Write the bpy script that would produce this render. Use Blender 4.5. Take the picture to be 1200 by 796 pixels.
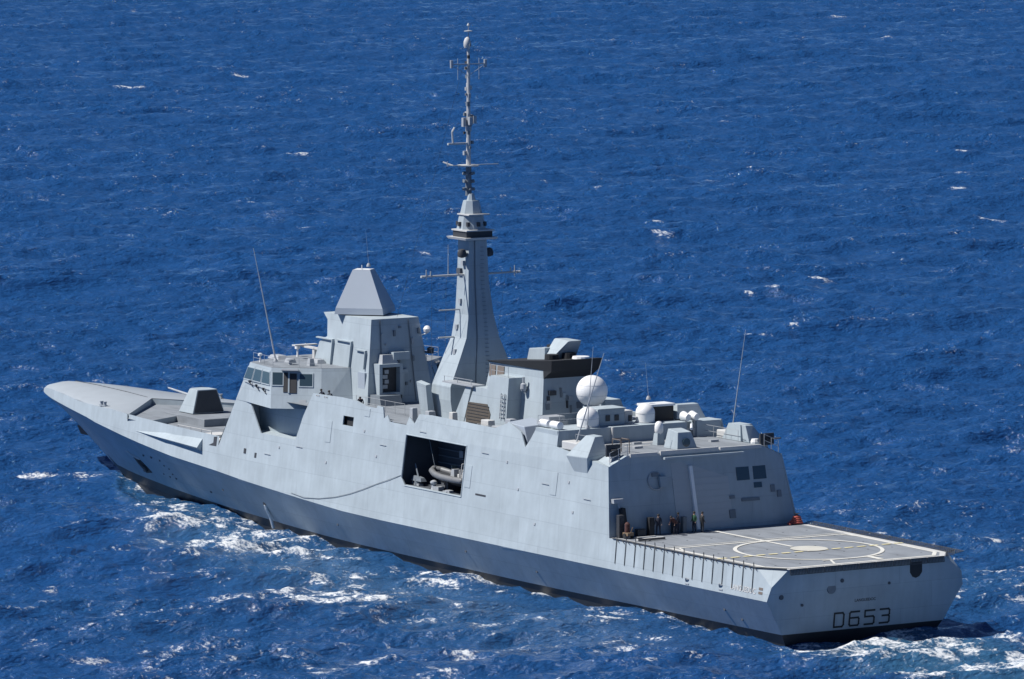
import bpy, bmesh, math, random
import numpy as np
from mathutils import Vector, Matrix

random.seed(7)
S = bpy.context.scene
COL = S.collection
for o in list(bpy.data.objects):
    bpy.data.objects.remove(o)

# ------------------------------------------------------------------ camera, sky, sun, exposure
# ship axes: x runs from the transom (0) to the bow (142), y to port, z up from the waterline, metres
CAM = (-389.6, 276.36, 72.06)
YAW, PITCH, ROLL = -0.5570, 0.09988, 0.0
cd = bpy.data.cameras.new('camera')
co = bpy.data.objects.new('camera', cd)
COL.objects.link(co)
co.location = CAM
_f = Vector((math.cos(PITCH) * math.cos(YAW), math.cos(PITCH) * math.sin(YAW), -math.sin(PITCH)))
co.rotation_euler = _f.to_track_quat('-Z', 'Y').to_euler()
cd.sensor_fit = 'HORIZONTAL'
cd.sensor_width = 36.0
cd.lens = 36.0 * 7000.7 / 1200.0
cd.clip_start = 5.0
cd.clip_end = 80000.0
S.camera = co

SUN = Vector((0.29, 0.540, 0.79)).normalized()
ELEV = math.asin(SUN.z)
AZ = math.atan2(SUN.x, SUN.y)
w = bpy.data.worlds.new('World')
S.world = w
w.use_nodes = True
nt = w.node_tree
nt.nodes.clear()
sky = nt.nodes.new('ShaderNodeTexSky')
sky.sky_type = 'NISHITA'
sky.sun_disc = False
sky.sun_elevation = ELEV
sky.sun_rotation = AZ
sky.altitude = 0
sky.air_density = 0.5
sky.dust_density = 0.05
sky.ozone_density = 10.0
bg = nt.nodes.new('ShaderNodeBackground')
bg.inputs['Strength'].default_value = 0.070
wo = nt.nodes.new('ShaderNodeOutputWorld')
nt.links.new(sky.outputs[0], bg.inputs[0])
nt.links.new(bg.outputs[0], wo.inputs[0])

sd = bpy.data.lights.new('sun', 'SUN')
sd.energy = 5.0
sd.angle = math.radians(0.53)
sd.color = (1.0, 0.975, 0.94)
so = bpy.data.objects.new('sun', sd)
COL.objects.link(so)
so.location = (0, 0, 200)
so.rotation_euler = SUN.to_track_quat('Z', 'Y').to_euler()

S.view_settings.view_transform = 'Standard'
S.view_settings.look = 'None'
S.view_settings.exposure = 0.28
S.view_settings.gamma = 1.0
S.view_settings.use_curve_mapping = False
S.render.engine = 'CYCLES'
S.cycles.max_bounces = 6
S.cycles.caustics_reflective = False
S.cycles.caustics_refractive = False
S.cycles.diffuse_bounces = 3
S.cycles.glossy_bounces = 3
S.cycles.use_denoising = True

# ------------------------------------------------------------------ materials
def new_mat(name):
    m = bpy.data.materials.new(name)
    m.use_nodes = True
    n = m.node_tree
    return m, n, n.nodes['Principled BSDF']

def N(n, t, **kw):
    x = n.nodes.new(t)
    for k, v in kw.items():
        setattr(x, k, v)
    return x

def simple(name, col, rough=0.55, metal=0.0, var=0.12, scale=1.5, bump=0.0):
    """paint or metal with a soft uneven tone"""
    m, n, b = new_mat(name)
    tc = N(n, 'ShaderNodeTexCoord')
    no = N(n, 'ShaderNodeTexNoise')
    no.inputs['Scale'].default_value = scale
    no.inputs['Detail'].default_value = 6
    no.inputs['Roughness'].default_value = 0.65
    n.links.new(tc.outputs['Object'], no.inputs['Vector'])
    mx = N(n, 'ShaderNodeMix', data_type='RGBA')
    mx.inputs[6].default_value = (*[c * (1 - var) for c in col], 1)
    mx.inputs[7].default_value = (*[min(1, c * (1 + var)) for c in col], 1)
    n.links.new(no.outputs['Fac'], mx.inputs[0])
    n.links.new(mx.outputs[2], b.inputs['Base Color'])
    b.inputs['Roughness'].default_value = rough
    b.inputs['Metallic'].default_value = metal
    if bump:
        bp = N(n, 'ShaderNodeBump')
        bp.inputs['Strength'].default_value = bump
        bp.inputs['Distance'].default_value = 0.03
        n.links.new(no.outputs['Fac'], bp.inputs['Height'])
        n.links.new(bp.outputs[0], b.inputs['Normal'])
    return m

def hull_paint(name, base, rust=1.0):
    """weathered naval paint: plate-to-plate tone, run-off streaks, rust, slightly dished plating"""
    m, n, b = new_mat(name)
    L = n.links.new
    tc = N(n, 'ShaderNodeTexCoord')
    # plating pattern in x-z of the ship side
    sep = N(n, 'ShaderNodeSeparateXYZ')
    L(tc.outputs['Object'], sep.inputs[0])
    cmb = N(n, 'ShaderNodeCombineXYZ')
    yx = N(n, 'ShaderNodeMath', operation='ADD')
    L(sep.outputs['X'], yx.inputs[0]); L(sep.outputs['Y'], yx.inputs[1])
    L(yx.outputs[0], cmb.inputs['X']); L(sep.outputs['Z'], cmb.inputs['Y'])
    br = N(n, 'ShaderNodeTexBrick')
    br.inputs['Scale'].default_value = 1.0
    br.inputs['Brick Width'].default_value = 6.3
    br.inputs['Row Height'].default_value = 2.15
    br.inputs['Mortar Size'].default_value = 0.03
    br.inputs['Mortar Smooth'].default_value = 0.6
    br.inputs['Color1'].default_value = (0.96, 0.96, 0.96, 1)
    br.inputs['Color2'].default_value = (1.03, 1.03, 1.03, 1)
    br.inputs['Mortar'].default_value = (0.84, 0.84, 0.85, 1)
    L(cmb.outputs[0], br.inputs['Vector'])
    # broad cloudiness
    no = N(n, 'ShaderNodeTexNoise')
    no.inputs['Scale'].default_value = 0.35
    no.inputs['Detail'].default_value = 7
    no.inputs['Roughness'].default_value = 0.6
    L(tc.outputs['Object'], no.inputs['Vector'])
    r1 = N(n, 'ShaderNodeMapRange')
    r1.inputs[1].default_value = 0.25; r1.inputs[2].default_value = 0.75
    r1.inputs[3].default_value = 0.86; r1.inputs[4].default_value = 1.09
    L(no.outputs['Fac'], r1.inputs[0])
    # vertical run-off streaks
    mp = N(n, 'ShaderNodeMapping')
    mp.inputs['Scale'].default_value = (1.6, 1.6, 0.10)
    L(tc.outputs['Object'], mp.inputs[0])
    st = N(n, 'ShaderNodeTexNoise')
    st.inputs['Scale'].default_value = 1.3
    st.inputs['Detail'].default_value = 5
    L(mp.outputs[0], st.inputs['Vector'])
    r2 = N(n, 'ShaderNodeMapRange')
    r2.inputs[1].default_value = 0.35; r2.inputs[2].default_value = 0.8
    r2.inputs[3].default_value = 1.02; r2.inputs[4].default_value = 0.91
    L(st.outputs['Fac'], r2.inputs[0])
    mul = N(n, 'ShaderNodeMath', operation='MULTIPLY')
    L(r1.outputs[0], mul.inputs[0]); L(r2.outputs[0], mul.inputs[1])
    c1 = N(n, 'ShaderNodeMix', data_type='RGBA', blend_type='MULTIPLY')
    c1.inputs[0].default_value = 1.0
    c1.inputs[6].default_value = (*base, 1)
    L(br.outputs['Color'], c1.inputs[7])
    c2 = N(n, 'ShaderNodeMix', data_type='RGBA', blend_type='MULTIPLY')
    c2.inputs[0].default_value = 1.0
    L(c1.outputs[2], c2.inputs[6])
    L(mul.outputs[0], c2.inputs[7])
    # rust blooms
    ru = N(n, 'ShaderNodeTexNoise')
    ru.inputs['Scale'].default_value = 0.55
    ru.inputs['Detail'].default_value = 10
    ru.inputs['Roughness'].default_value = 0.75
    mp2 = N(n, 'ShaderNodeMapping')
    mp2.inputs['Scale'].default_value = (1.0, 1.0, 0.35)
    mp2.inputs['Location'].default_value = (31.0, 7.0, 3.0)
    L(tc.outputs['Object'], mp2.inputs[0]); L(mp2.outputs[0], ru.inputs['Vector'])
    r3 = N(n, 'ShaderNodeMapRange')
    r3.inputs[1].default_value = 0.61; r3.inputs[2].default_value = 0.80
    r3.inputs[3].default_value = 0.0; r3.inputs[4].default_value = 0.48 * rust
    L(ru.outputs['Fac'], r3.inputs[0])
    c3 = N(n, 'ShaderNodeMix', data_type='RGBA')
    L(r3.outputs[0], c3.inputs[0]); L(c2.outputs[2], c3.inputs[6])
    c3.inputs[7].default_value = (0.20, 0.15, 0.11, 1)
    L(c3.outputs[2], b.inputs['Base Color'])
    b.inputs['Roughness'].default_value = 0.60
    b.inputs['Specular IOR Level'].default_value = 0.22
    bp = N(n, 'ShaderNodeBump')
    bp.inputs['Strength'].default_value = 0.35
    bp.inputs['Distance'].default_value = 0.05
    L(no.outputs['Fac'], bp.inputs['Height'])
    L(bp.outputs[0], b.inputs['Normal'])
    return m

PAINT = (0.372, 0.428, 0.462)
M = {}
M['hull'] = hull_paint('grey_hull_paint', PAINT)
M['paint'] = hull_paint('grey_superstructure_paint', PAINT, 0.35)
M['boot'] = simple('black_boot_topping', (0.013, 0.016, 0.021), 0.5, var=0.4, scale=0.6)
M['deck'] = simple('dark_grey_deck_paint', (0.205, 0.222, 0.240), 0.8, var=0.16, scale=0.8)
M['flight'] = simple('flight_deck_paint', (0.196, 0.205, 0.218), 0.85, var=0.14, scale=0.5)
def worn_deck(name, col):
    m, n, b = new_mat(name); L = n.links.new
    tc = N(n, 'ShaderNodeTexCoord')
    a = N(n, 'ShaderNodeTexNoise'); a.inputs['Scale'].default_value = .35; a.inputs['Detail'].default_value = 8; a.inputs['Roughness'].default_value = .7
    mp = N(n, 'ShaderNodeMapping'); mp.inputs['Scale'].default_value = (.25, 2.2, 1); L(tc.outputs['Object'], mp.inputs[0])
    c = N(n, 'ShaderNodeTexNoise'); c.inputs['Scale'].default_value = .9; c.inputs['Detail'].default_value = 5
    L(tc.outputs['Object'], a.inputs['Vector']); L(mp.outputs[0], c.inputs['Vector'])
    r1 = N(n, 'ShaderNodeMapRange'); r1.inputs[1].default_value = .3; r1.inputs[2].default_value = .72; r1.inputs[3].default_value = .80; r1.inputs[4].default_value = 1.15; L(a.outputs['Fac'], r1.inputs[0])
    r2 = N(n, 'ShaderNodeMapRange'); r2.inputs[1].default_value = .52; r2.inputs[2].default_value = .75; r2.inputs[3].default_value = 1.0; r2.inputs[4].default_value = .72; L(c.outputs['Fac'], r2.inputs[0])
    mu = N(n, 'ShaderNodeMath', operation='MULTIPLY'); L(r1.outputs[0], mu.inputs[0]); L(r2.outputs[0], mu.inputs[1])
    x = N(n, 'ShaderNodeMix', data_type='RGBA', blend_type='MULTIPLY'); x.inputs[0].default_value = 1; x.inputs[6].default_value = (*col, 1); L(mu.outputs[0], x.inputs[7])
    L(x.outputs[2], b.inputs['Base Color']); b.inputs['Roughness'].default_value = .85
    return m
M['flight'] = worn_deck('worn_flight_deck_paint', (0.212, 0.232, 0.258))
M['deck'] = worn_deck('worn_deck_paint', (0.208, 0.230, 0.255))
M['mark'] = simple('white_deck_line_paint', (0.62, 0.61, 0.56), 0.7, var=0.22, scale=1.2)
M['edge'] = simple('pale_deck_edge_paint', (0.50, 0.50, 0.49), 0.75, var=0.15, scale=0.7)
M['yellow'] = simple('cream_yellow_deck_paint', (0.66, 0.60, 0.36), 0.75, var=0.2, scale=1.2)
M['cream'] = simple('worn_landing_grid_paint', (0.50, 0.49, 0.44), 0.75, var=0.2, scale=1.0)
M['black'] = simple('matt_black_paint', (0.022, 0.023, 0.026), 0.7, var=0.25, scale=1.0)
M['cap'] = simple('sooty_funnel_paint', (0.017, 0.019, 0.023), 0.75, var=0.35, scale=0.5)
M['dark'] = simple('dark_fittings', (0.040, 0.043, 0.050), 0.6, var=0.3, scale=2.0)
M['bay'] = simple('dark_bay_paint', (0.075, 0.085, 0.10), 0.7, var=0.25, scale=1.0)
M['grille'] = simple('brown_intake_mesh', (0.085, 0.072, 0.060), 0.85, var=0.25, scale=3.0)
M['louvre'] = simple('brown_louvre', (0.17, 0.14, 0.12), 0.8, var=0.25, scale=3.0)
M['radome'] = simple('grey_composite_radome', (0.325, 0.372, 0.430), 0.55, var=0.04, scale=0.6)
M['white'] = simple('white_gloss_paint', (0.78, 0.78, 0.77), 0.35, var=0.04, scale=1.0)
M['metal'] = simple('grey_metal_fittings', (0.36, 0.38, 0.40), 0.45, var=0.15, scale=2.0)
M['wire'] = simple('dark_net_wire', (0.07, 0.075, 0.08), 0.7, var=0.2, scale=3.0)
M['rubber'] = simple('grey_inflatable_rubber', (0.165, 0.17, 0.175), 0.5, var=0.3, scale=2.0)
M['red'] = simple('faded_red_hose', (0.55, 0.12, 0.09), 0.6, var=0.2, scale=3.0)
M['fit'] = simple('slate_grey_fittings', (0.16, 0.185, 0.21), 0.6, var=0.2, scale=2.0)
M['skin'] = simple('skin', (0.45, 0.28, 0.20), 0.6, var=0.05)
M['navy'] = simple('navy_blue_cloth', (0.018, 0.022, 0.040), 0.85, var=0.2, scale=5.0)
M['green'] = simple('green_cloth', (0.02, 0.075, 0.04), 0.85, var=0.2, scale=5.0)
M['brown'] = simple('red_brown_cloth', (0.085, 0.035, 0.03), 0.85, var=0.2, scale=5.0)
M['hair'] = simple('dark_hair', (0.02, 0.016, 0.013), 0.7, var=0.2, scale=9.0)
M['tan'] = simple('tan_leather', (0.20, 0.14, 0.09), 0.7, var=0.15)

mg, ng, bgn = new_mat('tinted_bridge_glass')
bgn.inputs['Base Color'].default_value = (0.035, 0.060, 0.075, 1)
bgn.inputs['Roughness'].default_value = 0.08
bgn.inputs['Specular IOR Level'].default_value = 0.8
M['glass'] = mg

# ------------------------------------------------------------------ helpers
def link(name, me, mat=None, parent=None, smooth=False):
    o = bpy.data.objects.new(name, me)
    COL.objects.link(o)
    if mat is not None:
        for q in (mat if isinstance(mat, (list, tuple)) else [mat]):
            me.materials.append(q)
    if parent is not None:
        o.parent = parent
    if smooth:
        for p in me.polygons:
            p.use_smooth = True
    return o

class MB:
    """collects shapes into one mesh"""
    def __init__(self):
        self.v = []; self.f = []; self.m = []
    def add(self, vs, fs, mi=0):
        k = len(self.v)
        self.v += [tuple(map(float, p)) for p in vs]
        self.f += [tuple(i + k for i in f) for f in fs]
        self.m += [mi] * len(fs)
        return self
    def hexa(self, b, t, mi=0):
        """bottom loop b and top loop t with the same number of points"""
        n = len(b)
        fs = [tuple(range(n))[::-1], tuple(range(n, 2 * n))]
        fs += [(i, (i + 1) % n, n + (i + 1) % n, n + i) for i in range(n)]
        return self.add(list(b) + list(t), fs, mi)
    def box(self, x0, x1, y0, y1, z0, z1, mi=0):
        return self.hexa([(x0, y0, z0), (x1, y0, z0), (x1, y1, z0), (x0, y1, z0)],
                         [(x0, y0, z1), (x1, y0, z1), (x1, y1, z1), (x0, y1, z1)], mi)
    def cyl(self, p, q, r0, r1=None, n=10, mi=0):
        p = Vector(p); q = Vector(q); r1 = r0 if r1 is None else r1
        d = (q - p).normalized()
        a = d.orthogonal().normalized(); c = d.cross(a)
        lo = [p + (a * math.cos(2 * math.pi * i / n) + c * math.sin(2 * math.pi * i / n)) * r0 for i in range(n)]
        hi = [q + (a * math.cos(2 * math.pi * i / n) + c * math.sin(2 * math.pi * i / n)) * r1 for i in range(n)]
        return self.hexa(lo, hi, mi)
    def tube(self, pts, r, n=6, mi=0):
        for a, b in zip(pts[:-1], pts[1:]):
            if (Vector(b) - Vector(a)).length > 1e-5:
                self.cyl(a, b, r, r, n, mi)
        return self
    def lathe(self, c, prof, n=24, mi=0):
        """prof: (radius, z) from bottom to top about a vertical axis through c"""
        vs = []
        for r, z in prof:
            vs += [(c[0] + r * math.cos(2 * math.pi * i / n), c[1] + r * math.sin(2 * math.pi * i / n), c[2] + z) for i in range(n)]
        fs = []
        for j in range(len(prof) - 1):
            fs += [(j * n + i, j * n + (i + 1) % n, (j + 1) * n + (i + 1) % n, (j + 1) * n + i) for i in range(n)]
        fs += [tuple(range(n))[::-1], tuple(range((len(prof) - 1) * n, len(prof) * n))]
        return self.add(vs, fs, mi)
    def mirror(self):
        k = len(self.v)
        self.v += [(x, -y, z) for x, y, z in self.v]
        self.f += [tuple(i + k for i in f)[::-1] for f in self.f]
        self.m += list(self.m)
        return self
    def build(self, name, mat, parent=None, smooth=False, fix=True, auto=None):
        me = bpy.data.meshes.new(name)
        me.from_pydata(self.v, [], self.f)
        for p, mi in zip(me.polygons, self.m):
            p.material_index = mi
        if fix:
            bm = bmesh.new(); bm.from_mesh(me)
            bmesh.ops.recalc_face_normals(bm, faces=bm.faces)
            bm.to_mesh(me); bm.free()
        me.update()
        o = link(name, me, mat, parent, smooth)
        if auto:
            for p in me.polygons:
                p.use_smooth = True
            me.set_sharp_from_angle(angle=math.radians(auto))
        return o

def bevel(o, wd=0.04, seg=2):
    md = o.modifiers.new('bevel', 'BEVEL')
    md.width = wd; md.segments = seg; md.limit_method = 'ANGLE'
    md.angle_limit = math.radians(35)
    return o

def thing(name, label, cat, loc=(0, 0, 0), group=None, rz=0):
    o = bpy.data.objects.new(name, None)
    COL.objects.link(o)
    o.location = loc; o.rotation_euler = (0, 0, rz)
    o.empty_display_size = 0.5
    o['label'] = label; o['category'] = cat
    if group: o['group'] = group
    return o

def lab(o, label):
    o['label'] = label
    return o

def arc(r, n, a0=0.0, a1=2 * math.pi):
    return [(r * math.cos(a0 + (a1 - a0) * i / n), r * math.sin(a0 + (a1 - a0) * i / n)) for i in range(n + 1)]

# ------------------------------------------------------------------ the ship's lines
XS = [-2, 0, 20, 40, 85, 90, 100, 110, 120, 130, 136, 139, 140.5, 141.4, 141.9, 142.2, 142.3]
YS = [9.6, 9.65, 9.85, 9.95, 9.9, 9.7, 9.1, 8.1, 6.6, 4.4, 2.95, 2.05, 1.5, 1.05, .68, .32, 0.0]
def Yk(x):                         # half breadth at the knuckle
    return float(np.interp(x, XS, YS))
def Zk(x):                         # height of the knuckle
    return float(np.interp(x, [-2, 0, 60, 67, 74, 82, 90.5, 100, 104, 112.5, 123, 138.7, 142.5],
                           [3.7, 3.72, 3.68, 3.75, 4.05, 4.45, 4.92, 5.25, 5.45, 5.93, 6.55, 7.05, 7.2]))
def Yw(x):                         # half breadth at the waterline
    return float(np.interp(x, [-2, 1, 10, 25, 45, 65, 80, 90, 100, 108, 115, 120, 124, 126],
                           [7.3, 7.42, 7.5, 7.6, 7.7, 7.6, 7.02, 6.15, 4.9, 3.75, 2.5, 1.5, .6, 0]))
TS = 0.137                         # tumblehome
def Ys(x, z, off=0.0):             # half breadth of the side above the knuckle
    return max(0.0, Yk(x) - TS * (z - Zk(x)) + off)

frigate = thing('frigate', 'grey naval frigate with tall thin mast under way on blue sea', 'warship')

def side_at_transom(z):            # x of the transom leans: further aft as it rises
    return float(np.interp(z, [-3, 0, 0.9, 3.7, 4.88, 6.2], [1.4, 0.95, 0.57, 0.24, 0.0, 0.0]))

def build_hull():
    m = MB()
    xs = [0, 2, 5, 10, 15, 20, 25, 32, 40, 50, 60, 67, 74, 82, 86, 90.5, 95, 100, 104, 108, 112.5, 116, 120, 123, 126,
          128.5, 131, 133.5, 136, 138, 139.5, 140.7, 141.4, 141.9, 142.2, 142.28]
    def stem_z(x):                 # lowest z of the hull at a station ahead of the waterline
        return float(np.interp(x, [126, 142.3], [-0.1, 7.0]))
    rows = []
    for x in xs:
        zk = Zk(x); yk = Yk(x)
        zb = float(np.interp(x, [0, 20, 35, 72, 87, 115], [.88, .72, .56, .56, .85, 1.02]))
        pts = []
        if x < 126:
            y0 = Yw(x)
            fl = lambda z: y0 + (yk - y0) * (max(0.0, z) / zk) ** (1.0 + 0.25 * max(0, (x - 95) / 30))
            for z in (-3.0, 0.0, zb, zb + (zk - zb) * 0.33, zb + (zk - zb) * 0.66, zk):
                y = y0 * 0.93 if z < 0 else fl(z)
                pts.append((side_at_transom(z) if x == 0 else x, y, z))
        else:
            zs = stem_z(x)
            for i, t in enumerate((0, 0.04, 0.2, 0.45, 0.72, 1.0)):
                z = zs + (zk - zs) * t
                pts.append((x, yk * (t ** 1.05), z))
        rows.append(pts)
    n = len(rows[0])
    vs = [p for r in rows for p in r]
    for i in range(len(rows) - 1):
        for j in range(n - 1):
            a, b, c, d = i * n + j, (i + 1) * n + j, (i + 1) * n + j + 1, i * n + j + 1
            zz = (vs[a][2] + vs[b][2] + vs[c][2] + vs[d][2]) / 4
            m.add([vs[a], vs[b], vs[c], vs[d]], [(0, 1, 2, 3)], 1 if (j < 2 and zz < 1.2) else 0)
    # transom, half
    t = rows[0]
    k = [(0.0, 9.36, 4.88), (0.0, 7.72, 6.2)]
    prof = list(t) + k
    for a, b in zip(prof[:-1], prof[1:]):
        mi = 1 if b[2] <= 1.1 else 0
        m.add([a, b, (b[0], 0, b[2]), (a[0], 0, a[2])], [(0, 1, 2, 3)], mi)
    # quarter above the knuckle: side to the flight deck, with the cut corner
    for i in range(len(xs) - 1):
        x0, x1 = xs[i], xs[i + 1]
        if x1 > 20: break
        if x0 == 0:
            P = [(0.24, 9.65, 3.72), (x1, Yk(x1), Zk(x1)), (x1, Ys(x1, 6.2), 6.2), (0.0, 9.36, 4.88)]
            m.add(P, [(0, 1, 2, 3)])
            m.add([(0.0, 9.36, 4.88), (x1, Ys(x1, 6.2), 6.2), (0.0, 7.72, 6.2)], [(0, 1, 2)])
        else:
            m.add([(x0, Yk(x0), Zk(x0)), (x1, Yk(x1), Zk(x1)), (x1, Ys(x1, 6.2), 6.2), (x0, Ys(x0, 6.2), 6.2)], [(0, 1, 2, 3)])
    # forecastle side above the knuckle, to the deck edge
    fx = [x for x in xs if x >= 90.5]
    for x0, x1 in zip(fx[:-1], fx[1:]):
        z0, z1 = side_top_z(x0), side_top_z(x1)
        m.add([(x0, Yk(x0), Zk(x0)), (x1, Yk(x1), Zk(x1)), (x1, Ys(x1, z1), z1), (x0, Ys(x0, z0), z0)], [(0, 1, 2, 3)])
    m.mirror()
    # close the very tip
    x = xs[-1]; z = side_top_z(x)
    m.add([(x, Yk(x), Zk(x)), (x, Ys(x, z), z), (x, -Ys(x, z), z), (x, -Yk(x), Zk(x))], [(0, 1, 2, 3)])
    me_o = m.build('hull', [M['hull'], M['boot']], frigate)
    bm = bmesh.new(); bm.from_mesh(me_o.data)
    bmesh.ops.remove_doubles(bm, verts=bm.verts, dist=0.004)
    bmesh.ops.recalc_face_normals(bm, faces=bm.faces)
    bm.to_mesh(me_o.data); bm.free()
    for p in me_o.data.polygons: p.use_smooth = True
    me_o.data.set_sharp_from_angle(angle=math.radians(16))
    return me_o

def deck_edge_z(x):
    return float(np.interp(x, [90, 112, 124, 132, 137, 139.5, 140.7, 141.6, 142.3], [8.08, 8.05, 8.10, 8.22, 8.20, 8.0, 7.8, 7.55, 7.3]))

def side_top_z(x):                 # the forecastle edge is rounded over: the side stops a little below the deck
    return deck_edge_z(x) - 0.34 * float(np.interp(x, [116, 126], [0, 1])) * (1 - .4 * float(np.interp(x, [140, 142.3], [0, 1])))
hull = build_hull()

# ------------------------------------------------------------------ superstructure sides (flush with the hull)
def fill_polygon(outer, holes, bis=()):
    """triangulate a polygon with holes lying in (x, z), cut along the given x lines"""
    bm = bmesh.new()
    eds = []
    for lp in [outer] + holes:
        vs = [bm.verts.new((p[0], 0, p[1])) for p in lp]
        for i in range(len(vs)):
            eds.append(bm.edges.new((vs[i], vs[(i + 1) % len(vs)])))
    bmesh.ops.triangle_fill(bm, use_beauty=True, use_dissolve=False, edges=eds, normal=(0, -1, 0))
    for x in bis:
        bmesh.ops.bisect_plane(bm, geom=bm.verts[:] + bm.edges[:] + bm.faces[:], plane_co=(x, 0, 0), plane_no=(1, 0, 0))
    for z in (6.5, 9.15, 11.7):
        bmesh.ops.bisect_plane(bm, geom=bm.verts[:] + bm.edges[:] + bm.faces[:], plane_co=(0, 0, z), plane_no=(0, 0, 1))
    vs = [v.co.copy() for v in bm.verts]
    for i, v in enumerate(bm.verts): v.index = i
    fs = [[v.index for v in f.verts] for f in bm.faces]
    bm.free()
    return vs, fs

bottom = [(x, Zk(x)) for x in (20, 25, 32, 40, 50, 60, 67, 74, 82, 86, 90.5)]
top = [(90.5, 6.5), (90.5, 7.2), (88.88, 10.16), (88.06, 11.7), (86.1, 11.72),
       (85.2, 11.72), (82.7, 9.16), (76.4, 9.14), (75.5, 11.4), (74.2, 13.57), (69.0, 13.66), (66.5, 13.60), (64.7, 13.28), (63.0, 13.26),
       (62.9, 13.5), (61.9, 13.46), (61.55, 12.5), (61.0, 12.84), (60.5, 12.3), (57.7, 12.3), (57.45, 13.04), (56.4, 12.5), (55.9, 13.4),
       (53.8, 13.5), (43.3, 13.42), (41.2, 14.09), (39.1, 13.5), (38.0, 12.3), (37.4, 13.1), (36.9, 14.0), (33.4, 14.15), (33.2, 12.82),
       (31.2, 12.62), (28.5, 12.3), (24.95, 11.96), (23.6, 6.2), (20, 6.2)]
bay = [(47.2, 7.1), (56.7, 7.08), (57.45, 7.7), (57.45, 11.5), (47.2, 11.48)]
win = [(66.7, 11.28), (68.5, 11.28), (68.5, 12.1), (66.7, 12.1)]
vs, fs = fill_polygon(bottom + top, [bay, win], bis=(25, 32, 40, 50, 60, 67, 74, 82, 86))
m = MB()
def fold(x, z):                    # upper strip leans in a little more than the side below it
    y = Ys(x, z)
    return y - max(0.0, z - 12.05) * 0.10 if x < 60 else y
P = [(v.x, fold(v.x, v.z), v.z) for v in vs]
m.add(P, fs)
m.add([(x, -y, z) for x, y, z in P], [f[::-1] for f in fs])
sup = m.build('superstructure', [M['paint'], M['deck']], frigate, fix=False)
bm = bmesh.new(); bm.from_mesh(sup.data)
for f in bm.faces:
    c = f.calc_center_median()
    if f.normal.y * c.y < 0: f.normal_flip()
bm.to_mesh(sup.data); bm.free()
md = sup.modifiers.new('plate', 'SOLIDIFY'); md.thickness = 0.12; md.offset = -1

# hangar block: aft face, roof, chamfers
def hy(z): return Ys(24, z)
m = MB()
AF = [(23.6, 9.53, 6.2), (24.95, 8.74, 11.96), (25.0, 6.88, 12.77)]
m.add([(23.65, 9.42, 6.0), (24.95, 8.62, 11.94), (25.0, 6.86, 12.75), (25.0, -6.86, 12.75), (24.95, -8.62, 11.94), (23.65, -9.42, 6.0)], [(0, 1, 2, 3, 4, 5)], 0)
m.add([(25.0, 6.88, 12.77), (33.4, 6.88, 12.77), (33.4, -6.88, 12.77), (25.0, -6.88, 12.77)], [(0, 1, 2, 3)], 1)
for s in (1, -1):
    m.add([(25.0, 6.88 * s, 12.77), (24.95, 8.66 * s, 11.96), (28.5, 8.64 * s, 12.27), (31.2, 8.6 * s, 12.58), (33.4, 8.58 * s, 12.77), (33.4, 6.88 * s, 12.77)], [(0, 1, 2, 3, 4, 5)], 0)
hangar = m.build('hangar', [M['paint'], M['deck']], frigate)
# kerb along the hangar roof's aft edge
m = MB()
for a, b, zz in ((6.6, 3.9, .14), (3.6, -2.2, .20), (-2.4, -6.6, .14)):
    m.box(24.86, 25.06, b, a, 12.62, 12.77 + zz)
m.build('roof_kerb', M['edge'], hangar)
m = MB()
m.box(24.5, 24.8, -4.6, 3.4, 12.28, 12.46)
m.build('door_hood', M['paint'], hangar)
# the roller door and its slats lie in the sloping face
def on_face(y, z, d=0.0):          # a point on the hangar's aft face, d metres aft of it
    t = (z - 6.0) / 5.94
    return (23.65 + 1.3 * t - d, y, z)
def panel(y0, y1, z0, z1, d, mat, name, parent, th=0.06):
    m = MB()
    m.hexa([on_face(y0, z0, d), on_face(y1, z0, d), on_face(y1, z1, d), on_face(y0, z1, d)],
           [on_face(y0, z0, d - th), on_face(y1, z0, d - th), on_face(y1, z1, d - th), on_face(y0, z1, d - th)])
    return m.build(name, mat, parent)
M['door'] = simple('grey_roller_door', (0.40, 0.43, 0.45), 0.6, var=0.06, scale=0.7)
dr = panel(-3.0, 2.6, 6.35, 11.9, 0.05, M['door'], 'hangar_door', hangar)
m = MB()
for i in range(10):
    z = 6.8 + i * 0.53
    a = on_face(-3.0, z, 0.09); b = on_face(2.6, z, 0.09)
    m.tube([a, b], 0.006, 5)
m.build('door_slats', M['door'], dr)
m = MB(); m.hexa([on_face(0.55, 6.35, .32), on_face(0.85, 6.35, .32), on_face(0.85, 6.35, .06), on_face(0.55, 6.35, .06)],
                 [on_face(0.62, 11.6, .32), on_face(0.92, 11.6, .32), on_face(0.92, 11.6, .06), on_face(0.62, 11.6, .06)])
m.build('door_rail', M['white'], hangar)
for (y0, y1, z0, z1) in ((-5.15, -3.85, 10.05, 11.15), (-6.85, -5.55, 10.05, 11.15), (-6.3, -5.5, 9.35, 9.8)):
    fr = panel(y0 - .08, y1 + .08, z0 - .08, z1 + .08, 0.06, M['paint'], 'window_frame', hangar)
    panel(y0, y1, z0, z1, 0.10, M['glass'], 'window_pane', fr)
for (y0, y1, z0, z1) in ((-7.55, -7.15, 8.9, 9.5), (-8.15, -7.75, 8.45, 9.0), (4.0, 4.6, 10.9, 11.2), (-3.3, -2.7, 7.0, 7.7), (-3.4, -2.9, 8.6, 8.85)):
    panel(y0, y1, z0, z1, 0.14, M['fit'], 'junction_box', hangar, 0.12)
m = MB()
c = on_face(4.3, 10.55, 0.08)
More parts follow.
